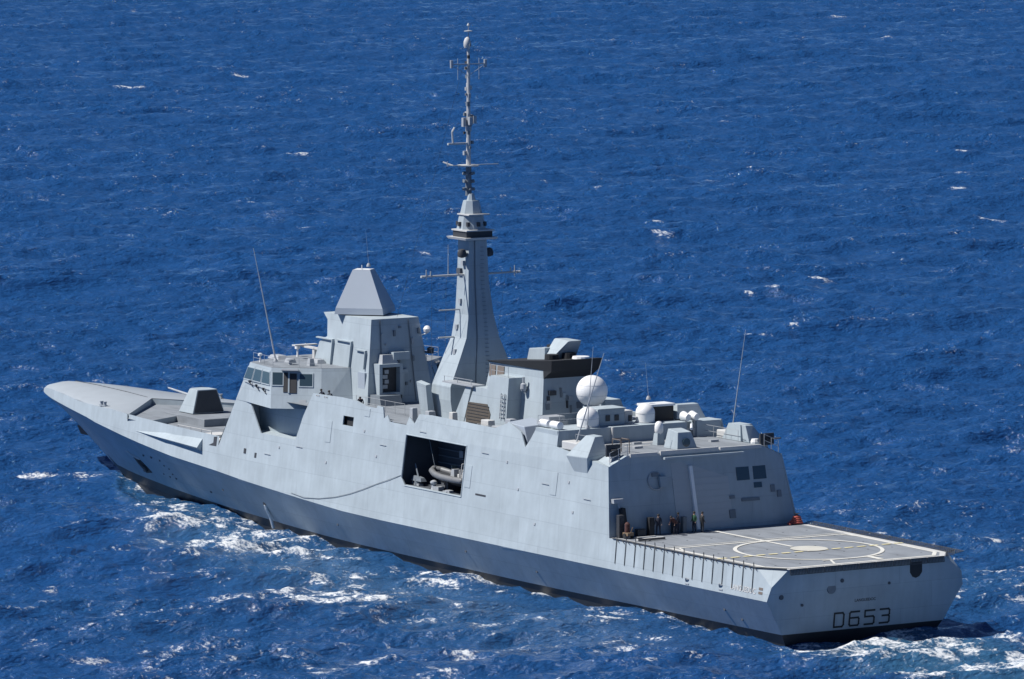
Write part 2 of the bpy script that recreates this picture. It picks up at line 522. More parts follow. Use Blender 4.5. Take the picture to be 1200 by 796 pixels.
for r0, r1 in ((0.72, 0.66),):
    ring = [(c[0] + .22 * z_, c[1] + r0 * y_, c[2] + r0 * z_) for y_, z_ in arc(1, 24)[:-1]]
    m.tube(ring + [ring[0]], 0.06, 6)
m.build('hose_ring', M['metal'], hangar)
panel(3.3, 4.0, 10.05, 10.9, 0.35, M['paint'], 'ventilation_box', hangar, 0.3)
panel(7.9, 8.9, 9.0, 9.35, 0.5, M['metal'], 'lamp_bracket', hangar, 0.45)
panel(8.35, 8.5, 8.6, 9.0, 0.5, M['metal'], 'lamp_post', hangar, 0.1)
panel(7.9, 8.25, 7.3, 8.6, 0.6, M['black'], 'extinguisher_locker', hangar, 0.5)
panel(-5.9, -4.1, 8.3, 8.55, 0.12, M['fit'], 'cable_tray', hangar, 0.1)

# ------------------------------------------------------------------ decks
m = MB()
D = [(0.0, 7.72), (1.9, 9.2)] + [(x, Ys(x, 6.2)) for x in (5, 10, 15, 20, 23.65)]
m.add([(x, y, 6.2) for x, y in D] + [(x, -y, 6.2) for x, y in D[::-1]], [tuple(range(2 * len(D)))])
fdeck = m.build('flight_deck', M['flight'], frigate)
MZ = 6.215
def strip(m, pts, wd, z=MZ, mi=0):
    for a, b in zip(pts[:-1], pts[1:]):
        a = Vector((a[0], a[1], 0)); b = Vector((b[0], b[1], 0))
        n_ = (b - a).normalized(); n_ = Vector((-n_.y, n_.x, 0)) * wd / 2
        m.add([(a + n_).xy[:] + (z,), (b + n_).xy[:] + (z,), (b - n_).xy[:] + (z,), (a - n_).xy[:] + (z,)], [(0, 1, 2, 3)], mi)
m = MB()
for s in (1, -1):
    e = [(0.06, 7.66 * s), (1.9, 9.14 * s)] + [(x, (Ys(x, 6.2) - 0.06) * s) for x in (5, 10, 15, 20, 23.5)]
    i_ = [(0.4, 7.4 * s), (2.0, 8.6 * s)] + [(x, (Ys(x, 6.2) - 0.62) * s) for x in (5, 10, 15, 20, 23.5)]
    for k in range(len(e) - 1):
        m.add([(*e[k], MZ - .005), (*e[k + 1], MZ - .005), (*i_[k + 1], MZ - .005), (*i_[k], MZ - .005)], [(0, 1, 2, 3)])
m.add([(0.06, 7.66, MZ - .005), (0.06, -7.66, MZ - .005), (0.40, -7.4, MZ - .005), (0.40, 7.4, MZ - .005)], [(0, 1, 2, 3)])
m.build('deck_edge_strip', M['edge'], fdeck)
m = MB()
for s in (1, -1):
    strip(m, [(0.75, 7.1 * s), (2.4, 8.42 * s), (15.4, 8.75 * s)], 0.34, MZ + .004)
strip(m, [(0.75, 7.27), (0.75, -7.27)], 0.34, MZ + .0075)
strip(m, [(15.4, 8.92), (15.4, -8.92)], 0.30, MZ + .011)
strip(m, [(16.1, 8.92), (16.1, -8.92)], 0.14, MZ + .013)
strip(m, [(24.3, -0.35), (11.2, -0.35)], 0.34, MZ + .016)
for s in (1, -1):
    strip(m, [(15.4, 8.0 * s), (13.4, 8.75 * s)], 0.2, MZ + .0155)
strip(m, [(2.9, 2.4), (2.9, -3.6)], 0.22, MZ + .019)
strip(m, [(2.9, 1.6), (0.9, 2.6)], 0.2, MZ + .022)
strip(m, [(2.9, -2.2), (1.2, -2.2)], 0.6, MZ + .023)
CC = (8.95, -0.45); R = 6.2
ring = [(CC[0] + R * a, CC[1] + R * b) for a, b in arc(1, 72)]
inn = [(CC[0] + (R - .33) * a, CC[1] + (R - .33) * b) for a, b in arc(1, 72)]
for k in range(72):
    m.add([(*ring[k], MZ + .026), (*ring[k + 1], MZ + .026), (*inn[k + 1], MZ + .026), (*inn[k], MZ + .026)], [(0, 1, 2, 3)])
m.build('deck_markings', M['mark'], fdeck)
k = 9.0
while k > -9.0:
    m = MB()
    strip(m, [(8.2, k), (8.2, k - 0.85)], 0.36, MZ + .032)
    m.build('line_dash', M['yellow'], fdeck)
    k -= 1.25
m = MB()
dsk = [(9.35 + 1.55 * a, -0.75 + 1.55 * b, MZ + .038) for a, b in arc(1, 32)[:-1]]
m.add(dsk, [tuple(range(32))])
m.build('landing_grid', M['cream'], fdeck)
# tie-down points in rows
for i in range(5):
    for j in range(7):
        m = MB()
        x = 2.6 + i * 4.1; y = -7.2 + j * 2.4
        m.cyl((x, y, 6.18), (x, y, 6.208), 0.09, 0.09, 8)
        m.build('tie_down_point', M['dark'], fdeck)

# forecastle
def fore(x, dz=0.0): return Ys(x, deck_edge_z(x)) - 0.02
m = MB()
# raised forward deck: from the V-shaped step at x = 111..121 to the tip
xa = [111.2, 114, 118, 121, 124, 128, 132, 136, 138, 139.5, 140.7, 141.4, 141.9, 142.2, 142.28]
outer = [(x, Ys(x, side_top_z(x)), side_top_z(x)) for x in xa]
def inset(x): return .45 * float(np.interp(x, [116, 126, 138, 142.3], [.05, 1, 1, .25]))
edge = [(x - .12 * float(np.interp(x, [136, 142.3], [0, 3])), max(.02, Ys(x, side_top_z(x)) - inset(x)), deck_edge_z(x)) for x in xa]
cen = [(x, 0, deck_edge_z(x) + float(np.interp(x, [120, 126, 137, 142.3], [.16, .30, .30, .05]))) for x in [120.6, 121.5, 122.5, 123, 125, 128, 132, 136, 138, 139.4, 140.4, 141.0, 141.4, 141.7, 141.85]]
for k in range(len(xa) - 1):
    for s in (1, -1):
        m.add([(edge[k][0], edge[k][1] * s, edge[k][2]), (edge[k + 1][0], edge[k + 1][1] * s, edge[k + 1][2]), cen[k + 1], cen[k]], [(0, 1, 2, 3)])
        m.add([(outer[k][0], outer[k][1] * s, outer[k][2]), (outer[k + 1][0], outer[k + 1][1] * s, outer[k + 1][2]), (edge[k + 1][0], edge[k + 1][1] * s, edge[k + 1][2]), (edge[k][0], edge[k][1] * s, edge[k][2])], [(0, 1, 2, 3)])
m.add([outer[-1], (outer[-1][0], -outer[-1][1], outer[-1][2]), (edge[-1][0], -edge[-1][1], edge[-1][2]), edge[-1]], [(0, 1, 2, 3)])
fd = m.build('forecastle_deck', M['deck'], frigate)
bm = bmesh.new(); bm.from_mesh(fd.data); bmesh.ops.remove_doubles(bm, verts=bm.verts, dist=.004); bmesh.ops.recalc_face_normals(bm, faces=bm.faces); bm.to_mesh(fd.data); bm.free()
for p in fd.data.polygons: p.use_smooth = True
fd.data.set_sharp_from_angle(angle=math.radians(50))
M['fdeck'] = simple('pale_forecastle_paint', (0.285, 0.318, 0.350), 0.75, var=0.12, scale=0.5)
fd.data.materials[0] = M['fdeck']
# gun deck and well deck, each a step lower
m = MB()
g_out = [(107.6, 7.9), (111.3, 7.85), (120.6, 0), (111.3, -7.85), (107.6, -7.9), (110.6, -2.6), (110.6, 2.6)]
m.add([(x, y, 7.66) for x, y in g_out], [tuple(range(7))])
gd = m.build('gun_deck', M['deck'], frigate)
m = MB()
lw = [(x, Ys(x, 7.1) - .1) for x in (86, 92, 98, 104, 108, 111)]
m.add([(x, y, 7.12) for x, y in lw] + [(x, -y, 7.12) for x, y in lw[::-1]], [tuple(range(12))])
m.build('well_deck', M['deck'], frigate)
# step faces
m = MB()
for a, b in (((111.2, 7.75), (120.6, 0)), ((120.6, 0), (111.2, -7.75))):
    za, zb = (8.05, 8.21) if a[1] else (8.21, 8.05)
    m.add([(a[0], a[1], 7.4), (b[0], b[1], 7.4), (b[0], b[1], zb), (a[0], a[1], za)], [(0, 1, 2, 3)])
for a, b in (((107.6, 7.85), (110.6, 2.6)), ((110.6, 2.6), (110.6, -2.6)), ((110.6, -2.6), (107.6, -7.85))):
    m.add([(a[0], a[1], 7.0), (b[0], b[1], 7.0), (b[0], b[1], 7.66), (a[0], a[1], 7.66)], [(0, 1, 2, 3)])
m.build('breakwater', M['paint'], frigate, fix=False)
m = MB()
m.hexa([(104.9, 2.9, 7.0), (112.8, 2.9, 7.0), (112.8, -2.9, 7.0), (104.9, -2.9, 7.0)],
       [(105.0, 2.8, 7.85), (112.6, 2.8, 7.85), (112.6, -2.8, 7.85), (105.0, -2.8, 7.85)])
pad = m.build('gun_platform', M['deck'], frigate)
bevel(pad, 0.06)
# centre seam and mooring fittings on the forecastle
m = MB(); m.tube([(121.5, 0, 8.27), (126, 0, 8.42), (132, 0, 8.53), (136.5, 0, 8.52)], .05, 4)
m.build('deck_seam', M['dark'], fd)
for x, y in ((118.6, 6.4), (118.6, -6.4)):
    m = MB()
    for dx in (-0.35, 0.35):
        m.lathe((x + dx, y, deck_edge_z(x) + 0.03), [(0.14, 0), (0.14, .32), (0.19, .34), (0.19, .42)], 12)
    m.box(x - .6, x + .6, y - .18, y + .18, deck_edge_z(x) + .0, deck_edge_z(x) + .09)
    m.build('mooring_bollard', M['fdeck'], fd)
# missile hatches aft of the gun
for i in range(4):
    for s in (1, -1):
        m = MB()
        m.box(93.6 + i * 2.4, 95.6 + i * 2.4, s * 1.1 - .8, s * 1.1 + .8, 7.1, 7.32)
        hb = bevel(m.build('launcher_hatch', M['fdeck'], frigate), 0.05)
# fairing along the port and starboard forecastle side
for s in (1, -1):
    m = MB()
    A0 = (109.0, Ys(109, 6.7) + .01, 6.70)
    pts_t = [(101.9, Ys(101.9, 7.2) + .02, 7.25), (93.9, Ys(93.9, 7.45) + .02, 7.5)]
    pts_o = [(101.9, Ys(101.9, 6.8) + .42, 6.78), (93.8, Ys(93.8, 6.6) + .55, 6.72)]
    pts_b = [(101.9, Ys(101.9, 6.5) - .02, 6.55), (93.8, Ys(93.8, 6.3) - .02, 6.35)]
    vs_ = [A0] + pts_t + pts_o + pts_b
    vs_ = [(x, y * s, z) for x, y, z in vs_]
    m.add(vs_, [(0, 1, 3), (1, 2, 4, 3), (0, 3, 5), (3, 4, 6, 5), (2, 6, 4), (0, 5, 1), (1, 5, 6, 2)])
    m.build('side_fairing', M['hull'], hull)
# dark sheet colouring in the shaded gap in the bulwark ahead of the superstructure
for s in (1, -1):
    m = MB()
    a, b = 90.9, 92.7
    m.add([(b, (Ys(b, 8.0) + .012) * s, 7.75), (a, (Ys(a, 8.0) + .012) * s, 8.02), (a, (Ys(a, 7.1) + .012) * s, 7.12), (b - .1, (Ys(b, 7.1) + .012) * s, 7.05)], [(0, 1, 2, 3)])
    m.build('painted_bulwark_gap', M['dark'], hull)

# main upper deck between hangar and tower, roof forward of the hangar
m = MB()
dk = [(x, Ys(x, 12.3) - .2) for x in (33.5, 40, 50, 60, 67, 74, 85)]
m.add([(x, y, 12.3) for x, y in dk] + [(x, -y, 12.3) for x, y in dk[::-1]], [tuple(range(14))])
m.build('upper_deck', M['deck'], frigate)
# raised platform ahead of the hangar roof, its after wall broken by a passage to starboard
m = MB()
def wall_block(y0, y1):
    m.hexa([(33.35, y0, 12.3), (36.9, y0, 12.3), (36.9, y1, 12.3), (33.35, y1, 12.3)],
           [(33.45, y0, 14.1), (36.9, y0, 14.1), (36.9, y1, 14.1), (33.45, y1, 14.1)])
wall_block(-4.7, 8.38); wall_block(-8.38, -5.75)
m.box(34.4, 36.9, -5.75, -4.7, 12.3, 14.0)
plat = m.build('dome_platform', M['paint'], frigate)
m = MB(); m.box(33.2, 33.40, 2.88, 3.02, 12.78, 14.1)
m.build('wall_post', M['edge'], plat)

# ------------------------------------------------------------------ boat bay
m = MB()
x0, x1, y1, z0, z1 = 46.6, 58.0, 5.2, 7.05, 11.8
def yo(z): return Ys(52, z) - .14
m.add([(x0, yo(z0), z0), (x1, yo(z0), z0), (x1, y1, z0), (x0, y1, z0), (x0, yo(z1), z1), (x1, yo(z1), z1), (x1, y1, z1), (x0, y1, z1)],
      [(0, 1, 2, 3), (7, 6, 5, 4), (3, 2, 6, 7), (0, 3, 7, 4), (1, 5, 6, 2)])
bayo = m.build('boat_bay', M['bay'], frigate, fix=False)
m = MB()
m.box(47.3, 56.9, 9.18, 9.36, 7.0, 7.14)
m.tube([(47.25, Ys(47, 7.1) + .01, 7.1), (47.25, Ys(47, 11.5) + .01, 11.5), (57.45, Ys(57, 11.5) + .01, 11.5), (57.45, Ys(57, 7.7) + .01, 7.7), (56.75, Ys(57, 7.1) + .01, 7.08), (47.25, Ys(47, 7.1) + .01, 7.1)], 0.06, 6)
m.build('bay_sill', M['paint'], bayo)
m = MB()                            # boat crane
m.cyl((56.6, 8.2, 7.05), (56.6, 8.2, 7.6), .34, .3, 12); m.cyl((56.4, 8.2, 7.6), (57.2, 8.1, 8.9), .10, .07, 8)
m.hexa([(55.6, 7.9, 7.45), (57.3, 7.9, 7.45), (57.3, 8.5, 7.45), (55.6, 8.5, 7.45)], [(55.8, 8.0, 7.75), (57.0, 8.0, 7.9), (57.0, 8.4, 7.9), (55.8, 8.4, 7.75)])
m.build('boat_davit', M['fit'], bayo)
m = MB()
m.lathe((53.0, 8.75, 7.06), [(.3, 0), (.22, .2), (.18, .4), (.32, .6), (.3, .75), (.1, .85)], 14); m.box(52.0, 53.0, 8.3, 8.9, 7.06, 7.4)
m.build('capstan', M['metal'], bayo)
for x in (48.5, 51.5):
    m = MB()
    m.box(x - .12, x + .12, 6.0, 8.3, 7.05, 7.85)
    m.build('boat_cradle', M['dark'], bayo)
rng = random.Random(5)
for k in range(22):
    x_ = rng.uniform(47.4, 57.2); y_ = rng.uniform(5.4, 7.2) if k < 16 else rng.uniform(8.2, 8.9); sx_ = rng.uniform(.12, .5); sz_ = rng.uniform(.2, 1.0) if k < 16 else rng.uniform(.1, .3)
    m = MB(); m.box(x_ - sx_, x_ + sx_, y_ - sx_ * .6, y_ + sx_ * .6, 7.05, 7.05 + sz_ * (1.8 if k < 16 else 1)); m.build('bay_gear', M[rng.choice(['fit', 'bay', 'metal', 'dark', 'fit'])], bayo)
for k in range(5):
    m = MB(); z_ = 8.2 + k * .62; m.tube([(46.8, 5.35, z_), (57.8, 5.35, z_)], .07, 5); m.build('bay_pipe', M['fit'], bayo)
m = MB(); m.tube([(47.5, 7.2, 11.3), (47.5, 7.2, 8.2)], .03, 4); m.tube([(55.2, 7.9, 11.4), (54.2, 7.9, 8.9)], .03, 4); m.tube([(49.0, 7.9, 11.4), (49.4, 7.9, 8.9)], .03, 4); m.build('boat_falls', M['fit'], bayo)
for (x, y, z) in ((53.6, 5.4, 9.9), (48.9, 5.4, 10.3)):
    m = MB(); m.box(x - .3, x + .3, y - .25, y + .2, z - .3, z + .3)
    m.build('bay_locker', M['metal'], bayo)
# small window hole
m = MB()
m.add([(66.5, 8.55, 11.1), (68.7, 8.55, 11.1), (68.7, 8.4, 12.25), (66.5, 8.4, 12.25)], [(0, 1, 2, 3)])
m.build('side_port', M['black'], sup, fix=False)
# seam lines and small openings in the port side
def side_patch(name, x0, x1, z0, z1, mat, parent, pr=0.012, sides=(1,)):
    m = MB()
    for s in sides:
        q = [(x0, z0), (x1, z0), (x1, z1), (x0, z1)]
        a = [(x, (Ys(x, z) + pr) * s, z) for x, z in q]; b = [(x, (Ys(x, z) - .03) * s, z) for x, z in q]
        m.hexa(b, a)
    return m.build(name, mat, parent)
side_patch('exhaust_slot', 43.3, 45.0, 7.5, 7.66, M['dark'], sup)
side_patch('hull_scupper', 85.0, 85.4, 7.05, 7.5, M['dark'], sup, .02)
side_patch('hull_scupper', 83.0, 83.35, 6.85, 7.3, M['dark'], sup, .02)
for x, z in ((79, 8.1), (62, 9.0), (64.5, 11.0), (38.2, 8.6), (35.0, 6.0), (29.4, 7.6), (40.4, 10.7), (30.5, 10.0), (70.5, 7.6)):
    side_patch('hull_vent', x, x + .22, z, z + .2, M['metal'], sup, .05)

# ------------------------------------------------------------------ bridge
bz0, bz1 = 11.72, 15.3
lo = [(91.0, 3.2), (88.05, 8.84), (86.1, 8.93), (79.8, 9.85), (76.7, 6.37), (75.6, 3.6)]
hi = [(89.3, 3.0), (86.25, 8.33), (84.4, 8.60), (81.0, 9.08), (77.9, 5.6), (76.8, 3.3)]
m = MB()
B = [(x, y, bz0) for x, y in lo] + [(x, -y, bz0) for x, y in lo[::-1]]
T = [(x, y, bz1) for x, y in hi] + [(x, -y, bz1) for x, y in hi[::-1]]
m.hexa(B, T)
bridge = m.build('bridge', [M['paint']], frigate)
m = MB()
m.add([(x, y, bz1 + .015) for x, y in hi] + [(x, -y, bz1 + .015) for x, y in hi[::-1]], [tuple(range(12))])
m.build('bridge_roof', M['deck'], bridge)
# front wall of the superstructure under the bridge
m = MB()
b0 = [(91.6, 9.35, 6.0), (94.2, 3.2, 6.0), (94.2, -3.2, 6.0), (91.6, -9.35, 6.0)]
b1 = [(88.05, 8.80, 11.72), (91.0, 3.2, 11.72), (91.0, -3.2, 11.72), (88.05, -8.80, 11.72)]
for i in range(3):
    m.add([b0[i], b0[i + 1], b1[i + 1], b1[i]], [(0, 1, 2, 3)])
for s in (1, -1):                   # inner wall of the wing recess
    m.add([(85.6, 7.6 * s, 9.1), (75.4, 7.6 * s, 9.1), (75.4, 7.6 * s, 11.75), (86.0, 7.6 * s, 11.75)], [(0, 1, 2, 3)])
    m.add([(82.7, Ys(82.7, 9.15) * s, 9.13), (76.4, Ys(76.4, 9.15) * s, 9.13), (75.4, 7.6 * s, 9.13), (85.6, 7.6 * s, 9.13)], [(0, 1, 2, 3)])
    m.add([(85.2, Ys(85.2, 11.7) * s, 11.72), (82.7, Ys(82.7, 9.15) * s, 9.13), (85.6, 7.6 * s, 9.13), (86.0, 7.6 * s, 11.72)], [(0, 1, 2, 3)])
m.build('bridge_front', M['paint'], frigate)
m = MB(); m.add([(86.0, 8.6, 11.715), (75.0, 8.6, 11.715), (75.0, -8.6, 11.715), (86.0, -8.6, 11.715)], [(0, 1, 2, 3)])
def facet(P0, P1, Q1, Q0):
    """quad: P0-P1 along the bottom, Q0-Q1 along the top; returns a map (f along, t down from the top, d out)"""
    P0, P1, Q0, Q1 = map(Vector, (P0, P1, Q0, Q1))
    n_ = (P1 - P0).cross(Q0 - P0).normalized()
    return lambda f, t, d=0.0: (Q0.lerp(Q1, f)).lerp(P0.lerp(P1, f), t) + n_ * d
def facet_panel(F, f0, f1, t0, t1, d, th, name, mat, parent, flip=1, skew=0):
    m = MB()
    q = [F(f0, t0, flip * d), F(f1, t0, flip * d), F(f1, t1, flip * d), F(f0, t1, flip * d)]
    p = [F(f0, t0, flip * (d - th)), F(f1, t0, flip * (d - th)), F(f1, t1, flip * (d - th)), F(f0, t1, flip * (d - th))]
    m.hexa(p, q)
    return m.build(name, mat, parent)
for s in (1, -1):
    Lo = [Vector((x, y * s, bz0)) for x, y in lo]; Hi = [Vector((x, y * s, bz1)) for x, y in hi]
    F1 = facet(Lo[1], Lo[3], Hi[3], Hi[1])
    F2 = facet(Lo[3], Lo[4], Hi[4], Hi[3])
    F3 = facet(Lo[0], Lo[1], Hi[1], Hi[0])
    out1 = 1 if (F1(.5, .5, 1) - F1(.5, .5)).y * s > 0 else -1
    out2 = 1 if (F2(.5, .5, 1) - F2(.5, .5)).y * s > 0 else -1
    out3 = 1 if (F3(.5, .5, 1) - F3(.5, .5)).x > 0 else -1
    for f0, f1 in ((.02, .29), (.34, .62), (.67, .95)):
        fr = facet_panel(F1, f0 - .015, f1 + .015, .10, .45, 0.06, .08, 'window_frame', M['paint'], bridge, out1)
        facet_panel(F1, f0, f1, .13, .42, 0.075, .05, 'window_pane', M['glass'], fr, out1)
    for f0, f1, t0, t1 in ((.03, .23, .12, .42), (.57, .82, .15, .44)):
        fr = facet_panel(F2, f0 - .02, f1 + .02, t0 - .03, t1 + .03, 0.06, .08, 'window_frame', M['paint'], bridge, out2)
        facet_panel(F2, f0, f1, t0, t1, 0.075, .05, 'window_pane', M['glass'], fr, out2)
    for f0, f1, t0, t1 in ((.245, .335, .12, .60), (.375, .51, .14, .62)):
        facet_panel(F2, f0, f1, t0, t1, 0.05, .05, 'doorway', M['black'], bridge, out2)
    facet_panel(F2, .34, .37, .10, .62, 0.10, .08, 'open_door_edge', M['paint'], bridge, out2)
    facet_panel(F2, .22, .56, .06, .10, 0.5, .55, 'door_hood', M['metal'], bridge, out2)
    for i in range(3):
        fr = facet_panel(F3, .03 + i * .33, .31 + i * .33, .10, .45, 0.06, .08, 'window_frame', M['paint'], bridge, out3)
        facet_panel(F3, .05 + i * .33, .29 + i * .33, .13, .42, 0.075, .05, 'window_pane', M['glass'], fr, out3)
    facet_panel(F2, .56, .70, .78, .93, 0.03, .03, 'hatch_cover', M['metal'], bridge, out2)
    # walkway lamps and clutter below the windows
    for f, t in ((.30, .50), (.55, .56), (.80, .60)):
        m = MB(); p = F1(f, t, out1 * .18)
        m.tube([F1(f, t + .02, 0), p, (p.x - .5, p.y, p.z - .25)], .05, 6); m.lathe((p.x, p.y, p.z), [(.05, 0), (.14, .05), (.12, .22)], 8)
        m.build('wiper_bracket', M['dark'], bridge)
    m = MB(); m.tube([F1(.08, .50, out1 * .1), F1(.95, .55, out1 * .1)], .03, 5)
    m.build('grab_rail', M['metal'], bridge)
def lathe_part(name, c, prof, mat, parent, n=16):
    m = MB(); m.lathe(c, prof, n)
    return m.build(name, mat, parent, auto=40)
# clutter on the bridge roof
for (x, y, r, h, mm) in ((85.7, 7.6, .10, .85, 'white'), (88.2, 2.2, .13, 1.05, 'white'), (86.5, 0.5, .16, .75, 'metal'), (82.2, 6.4, .2, .55, 'metal')):
    lathe_part('roof_lamp', (x, y, bz1), [(r, 0), (r * .7, .1), (r * .6, h * .65), (r * 2.0, h * .7), (r * 1.9, h * .95), (r * .6, h)], M[mm], bridge)
for (x, y, sx, sy, sz) in ((87.6, 4.6, 1.0, .6, .35), (83.6, 5.6, .5, .4, .45), (82.0, 3.6, .7, .5, .4), (84.6, 2.0, .8, .4, .3), (80.2, 5.4, .3, .3, .7)):
    m = MB(); m.hexa([(x - sx, y - sy, bz1), (x + sx, y - sy, bz1), (x + sx, y + sy, bz1), (x - sx, y + sy, bz1)],
                     [(x - sx * .7, y - sy * .7, bz1 + sz), (x + sx * .7, y - sy * .7, bz1 + sz), (x + sx * .7, y + sy * .7, bz1 + sz), (x - sx * .7, y + sy * .7, bz1 + sz)])
    bevel(m.build('roof_locker', M['metal'], bridge), .04)
m = MB()
for s in (1, -1):
    pts = [(86.0, 8.1 * s), (83.5, 8.4 * s), (81.2, 8.8 * s), (79.4, 7.1 * s), (78.0, 5.6 * s)]
    for z in (.45, .9):
        m.tube([(x, y, bz1 + z) for x, y in pts], .018, 4)
    for x, y in pts: m.tube([(x, y, bz1), (x, y, bz1 + .9)], .022, 4)
m.build('roof_rail', M['metal'], bridge)

# ------------------------------------------------------------------ whip antennas
def whip(x, y, z, dx, dy, dz, r=.07, name='whip_antenna', parent=None):
    m = MB()
    m.lathe((x, y, z), [(.22, 0), (.2, .12), (.12, .3)], 10)
    a = Vector((x, y, z + .2)); b = Vector((x + dx, y + dy, z + dz))
    m.cyl(a, a.lerp(b, .35), r, r * .75, 8); m.cyl(a.lerp(b, .35), b, r * .75, r * .35, 8)
    return m.build(name, M['metal'], parent or frigate)
whip(85.3, 6.2, bz1, 1.9, 1.2, 10.4, .085)
whip(31.9, -8.3, 12.8, -.9, -.8, 9.2, .058)
whip(31.3, 7.9, 13.0, -1.4, -1.9, 7.9, .075)
whip(33.6, 5.3, 14.1, -.3, -.4, 7.0, .05)
whip(36.2, -2.6, 15.9, .2, .2, 3.2, .018)
whip(79.6, -0.4, 24.2, .2, .2, 3.4, .016)

# ------------------------------------------------------------------ radar tower with its pyramid radome
def ty(z): return 2.49 + 0.139 * (19.9 - z)
m = MB()
def tsec(z, xa_, xf): return [(xa_, ty(z), z), (xf, ty(z), z), (xf, -ty(z), z), (xa_, -ty(z), z)]
secs = [(12.3, 73.2, 83.9), (15.3, 73.65, 83.6), (17.2, 73.9, 83.0), (17.8, 73.98, 81.7), (19.3, 74.18, 82.0), (19.9, 74.25, 82.85)]
for (a, b) in zip(secs[:-1], secs[1:]):
    A_ = tsec(*a); B_ = tsec(*b)
    for i in range(4):
        m.add([A_[i], A_[(i + 1) % 4], B_[(i + 1) % 4], B_[i]], [(0, 1, 2, 3)])
m.add(tsec(*secs[-1]), [(0, 1, 2, 3)])
tower = m.build('radar_tower', M['paint'], frigate)
bm = bmesh.new(); bm.from_mesh(tower.data); bmesh.ops.remove_doubles(bm, verts=bm.verts, dist=.001); bmesh.ops.recalc_face_normals(bm, faces=bm.faces); bm.to_mesh(tower.data); bm.free()
for s in (1, -1):                   # lips and fins added on the tower's side to throw its dark shadow strips
    for (xf, xa_, zt, zb) in ((83.4, 80.35, 17.55, 15.3), (79.8, 77.0, 17.62, 15.35), (76.1, 74.35, 17.0, 15.4)):
        m = MB()
        y0, y1 = ty(zt), ty(zb)
        m.hexa([(xa_, y0 - .05, zt), (xf, y0 - .05, zt), (xf, y0 + .20, zt - .02), (xa_, y0 + .24, zt - .02)],
               [(xa_, y0 - .05, zt + .1), (xf, y0 - .05, zt + .1), (xf, y0 + .20, zt + .08), (xa_, y0 + .24, zt + .08)])
        m.hexa([(xa_ - .05, y0 - .05, zt), (xa_ + .06, y0 - .05, zt), (xa_ + .06, y0 + .27, zt), (xa_ - .05, y0 + .27, zt)],
               [(xa_ - .05, y1 - .05, zb), (xa_ + .06, y1 - .05, zb), (xa_ + .06, y1 + .22, zb), (xa_ - .05, y1 + .22, zb)])
        m.v = [(x, y * s, z) for x, y, z in m.v]
        m.build('shadow_lip_fin', M['paint'], tower)
m = MB()                            # antenna bay on the after face
m.box(72.6, 73.9, .15, .45, 13.1, 15.95); m.box(72.6, 73.9, 2.3, 2.62, 13.1, 15.95)
m.box(72.6, 73.9, .45, 2.3, 12.95, 13.35); m.box(72.6, 73.9, .45, 2.3, 15.65, 15.95)
fb = m.build('antenna_bay', M['paint'], tower)
m = MB(); m.box(73.3, 73.75, .45, 2.3, 13.35, 15.65); m.build('bay_back', M['dark'], fb)
m = MB()
for i in range(4): m.box(72.9, 73.4, 1.6 - (i % 2) * .12, 2.1 - (i % 2) * .2, 13.7 + i * .45, 14.05 + i * .45)
m.build('antenna_array', M['metal'], fb)
m = MB()
m.hexa([(72.8, .5, 15.95), (74, .5, 15.95), (74, 2.2, 15.95), (72.8, 2.2, 15.95)], [(73.1, .7, 16.75), (74, .7, 16.75), (74, 2.0, 16.75), (73.1, 2.0, 16.75)])
m.build('bay_cowl', M['metal'], tower)
m = MB(); m.box(72.9, 74, -.75, .95, 16.25, 16.95); m.build('jammer_arm', M['paint'], tower)
m = MB(); m.box(72.9, 73.9, -.55, .1, 15.0, 15.35); m.box(72.9, 73.2, -.2, .05, 12.7, 15.0); m.build('jammer_bracket', M['paint'], tower)
m = MB(); m.hexa([(71.2, 1.0, 12.3), (73.6, 1.0, 12.3), (73.6, 3.3, 12.3), (71.2, 3.3, 12.3)], [(71.6, 1.0, 13.2), (73.6, 1.0, 13.2), (73.6, 3.2, 13.2), (71.6, 3.2, 13.2)])
m.build('deck_locker', M['fit'], tower)  # slate tone carries the tower's shadow on this deck house
m = MB(); m.box(74.0, 75.2, 2.9, 3.36, 13.6, 15.1); m.build('painted_niche', M['radome'], tower)  # grey panel colours in the dark niche at the after edge
for s in (-1,):
    m = MB(); m.lathe((73.5, 2.95 * s, 18.45), [(.05, 0), (.3, .15), (.36, .4), (.2, .65), (.05, .7)], 12); m.tube([(73.5, 2.95 * s, 18.45), (74.2, 2.4 * s, 18.2)], .07, 6)
    m.build('navigation_lamp', M['white'], tower, auto=40)
    m = MB(); m.lathe((73.4, 3.25 * s, 16.6), [(.3, 0), (.32, .5), (.1, .6)], 12); m.tube([(73.4, 3.25 * s, 16.7), (74.2, 2.7 * s, 16.7)], .08, 6)
    m.build('tower_lamp', M['dark'], tower)
m = MB()                            # navigation radar bracket ahead of the tower
m.box(83.5, 86.6, 2.2, 2.7, 16.35, 16.5); m.box(84.3, 84.7, 2.25, 2.65, 15.3, 16.4); m.box(86.2, 86.8, 1.2, 3.6, 16.5, 16.62)
m.build('navigation_radar', M['edge'], tower)
# radome: a square pyramid standing corner-on to the ship's axis
def dia(cx, a, z): return [(cx + a, 0, z), (cx, a, z), (cx - a, 0, z), (cx, -a, z)]
m = MB()
m.hexa(dia(79.6, 3.25, 20.0), dia(79.6, 3.12, 20.55)); m.hexa(dia(79.6, 3.12, 20.555), dia(79.85, 1.16, 23.95))
rad = m.build('radome', [M['radome']], frigate)
m = MB(); m.add([(x, y, 23.962) for x, y, _ in dia(79.85, 1.1, 0)], [(0, 1, 2, 3)]); m.tube([(79.3, .5, 23.95), (79.3, .5, 24.4)], .05, 6)
m.build('radome_lit_top', M['white'], rad)  # white sheet puts the radome's sunlit top into the colour

